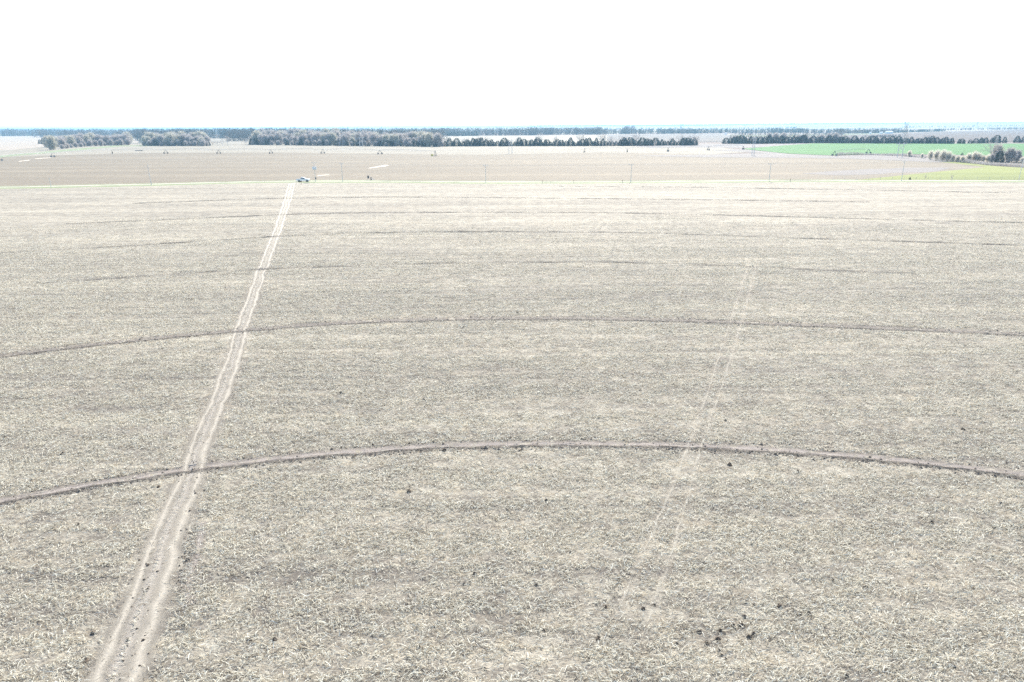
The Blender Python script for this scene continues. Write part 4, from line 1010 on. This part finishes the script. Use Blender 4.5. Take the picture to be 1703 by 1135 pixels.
# ------------------------------------------------------------------ white pickup truck
p = at(504.6, 302.4)
tk = thing('pickup_truck', 'white crew cab pickup truck parked on the road facing right', 'pickup', (p[0], p[1], 0.02), math.radians(2))
W = 0.98
def arch(cx, r, z):
    return [(cx - r * math.cos(a), z + r * math.sin(a)) for a in np.linspace(0, math.pi, 9)]
# lower body with wheel arches, front to the right (+x)
fxw, rxw = 1.78, -1.83
prof = [(-2.92, 0.55)] + [(rxw - .56, .42)] + arch(rxw, .50, .42)[1:-1] + [(rxw + .56, .42), (fxw - .56, .38)] + arch(fxw, .50, .40)[1:-1] + [(fxw + .56, .42), (2.72, .48), (2.86, .62), (2.84, 1.02), (2.62, 1.14), (1.35, 1.22), (-2.95, 1.18)]
m = MB(); m.prism(prof, -W, W); body = obj('body', m, m_white, tk)
cabp = [(-1.02, 1.18), (1.28, 1.21), (.62, 1.78), (.35, 1.88), (-.70, 1.90), (-.92, 1.82)]
m = MB(); n = len(cabp)
for y, ins in ((-W + .06, 0), (W - .06, 0)):
    for x, z in cabp: m.v.append((x, y * (1 - 0.16 * (z - 1.18) / .7), z))
for i in range(n): j = (i + 1) % n; m.f.append((i, j, n + j, n + i))
m.f.append(tuple(reversed(range(n)))); m.f.append(tuple(n + i for i in range(n))); obj('cab', m, m_white, tk)
for s in (-1, 1):
    for wx in ((-.86, -.14), (-.06, .86)):
        m = MB(); a, b = wx; y = lambda z: s * (W - .06) * (1 - 0.16 * (z - 1.18) / .7) + s * .012
        top_b = min(b, .60); m.quad((a, y(1.26), 1.26), (b, y(1.26), 1.26), (top_b - .12 if b > .5 else b, y(1.76), 1.76), (a + (.02 if a < -.5 else 0), y(1.76), 1.76)); obj('side_window', m, m_glass, tk)
    m = MB(); m.box((.95, s * (W + .10), 1.27), (.16, .2, .2)); obj('mirror', m, m_darkmetal, tk)
    m = MB(); m.box((2.80, s * .78, .92), (.12, .30, .20)); obj('headlight', m, m_lamp, tk)
    m = MB(); m.box((-2.94, s * .88, .95), (.06, .16, .36)); obj('taillight', m, m_red, tk)
    for x in (.1, -.55): m = MB(); m.box((x - .2, s * (W + .012), 1.02), (.2, .03, .04)); obj('door_handle', m, m_steel, tk)
    for cx in (fxw, rxw):
        m = MB(); m.lathe([(.24, -.13), (.38, -.13), (.41, -.08), (.41, .08), (.38, .13), (.24, .13), (.24, -.13)], (cx, s * .86, .41), 20, 'y'); wo = obj('wheel', m, m_rubber, tk)
        m = MB(); m.lathe([(0, .02), (.08, .05), (.22, .03), (.25, .07), (.25, -.07), (0, -.06)], (cx, s * .86 + s * .04, .41), 16, 'y'); obj('rim', m, m_steel, wo)
def slant(x0, z0, x1, z1, y0, y1, off):
    nx, nz = (z1 - z0), -(x1 - x0); l = math.hypot(nx, nz); nx, nz = nx / l * off, nz / l * off
    q = MB(); q.quad((x0 + nx, -y0, z0 + nz), (x0 + nx, y0, z0 + nz), (x1 + nx, y1, z1 + nz), (x1 + nx, -y1, z1 + nz)); return q
obj('windscreen', slant(1.22, 1.26, .66, 1.745, .84, .74, .012), m_glass, tk)
obj('rear_window', slant(-.955, 1.70, -1.01, 1.25, .70, .76, .012), m_glass, tk)
m = MB(); m.box((-1.98, 0, 1.183), (1.74, 1.66, .03)); obj('bed_dark_top', m, m_darkmetal, tk)  # flat dark sheet standing for the dark inside of the bed
m = MB(); m.box((2.86, 0, .88), (.05, 1.2, .30)); obj('grille', m, m_darkmetal, tk)
m = MB(); m.box((2.88, 0, .56), (.14, 1.9, .22)); obj('front_bumper', m, m_darkmetal, tk)
m = MB(); m.box((-2.98, 0, .58), (.14, 1.84, .2)); obj('rear_bumper', m, m_steel, tk)

# ------------------------------------------------------------------ haze
HAZE = True
if HAZE:
    t = bpy.data.materials.new('haze_air'); t.use_nodes = True; nt = t.node_tree; nt.nodes.remove(nt.nodes['Principled BSDF'])
    v = nt.nodes.new('ShaderNodeVolumePrincipled'); v.inputs['Color'].default_value = (0.40, 0.70, 0.95, 1); v.inputs['Density'].default_value = 1.3e-4; v.inputs['Anisotropy'].default_value = 0.2
    nt.links.new(v.outputs[0], nt.nodes['Material Output'].inputs['Volume'])
    m = MB(); m.box((0, 0, 24), (54000, 54000, 50)); hz = obj('haze', m, t); tag(hz, 'pale blue air over the far land', 'haze', kind='stuff')
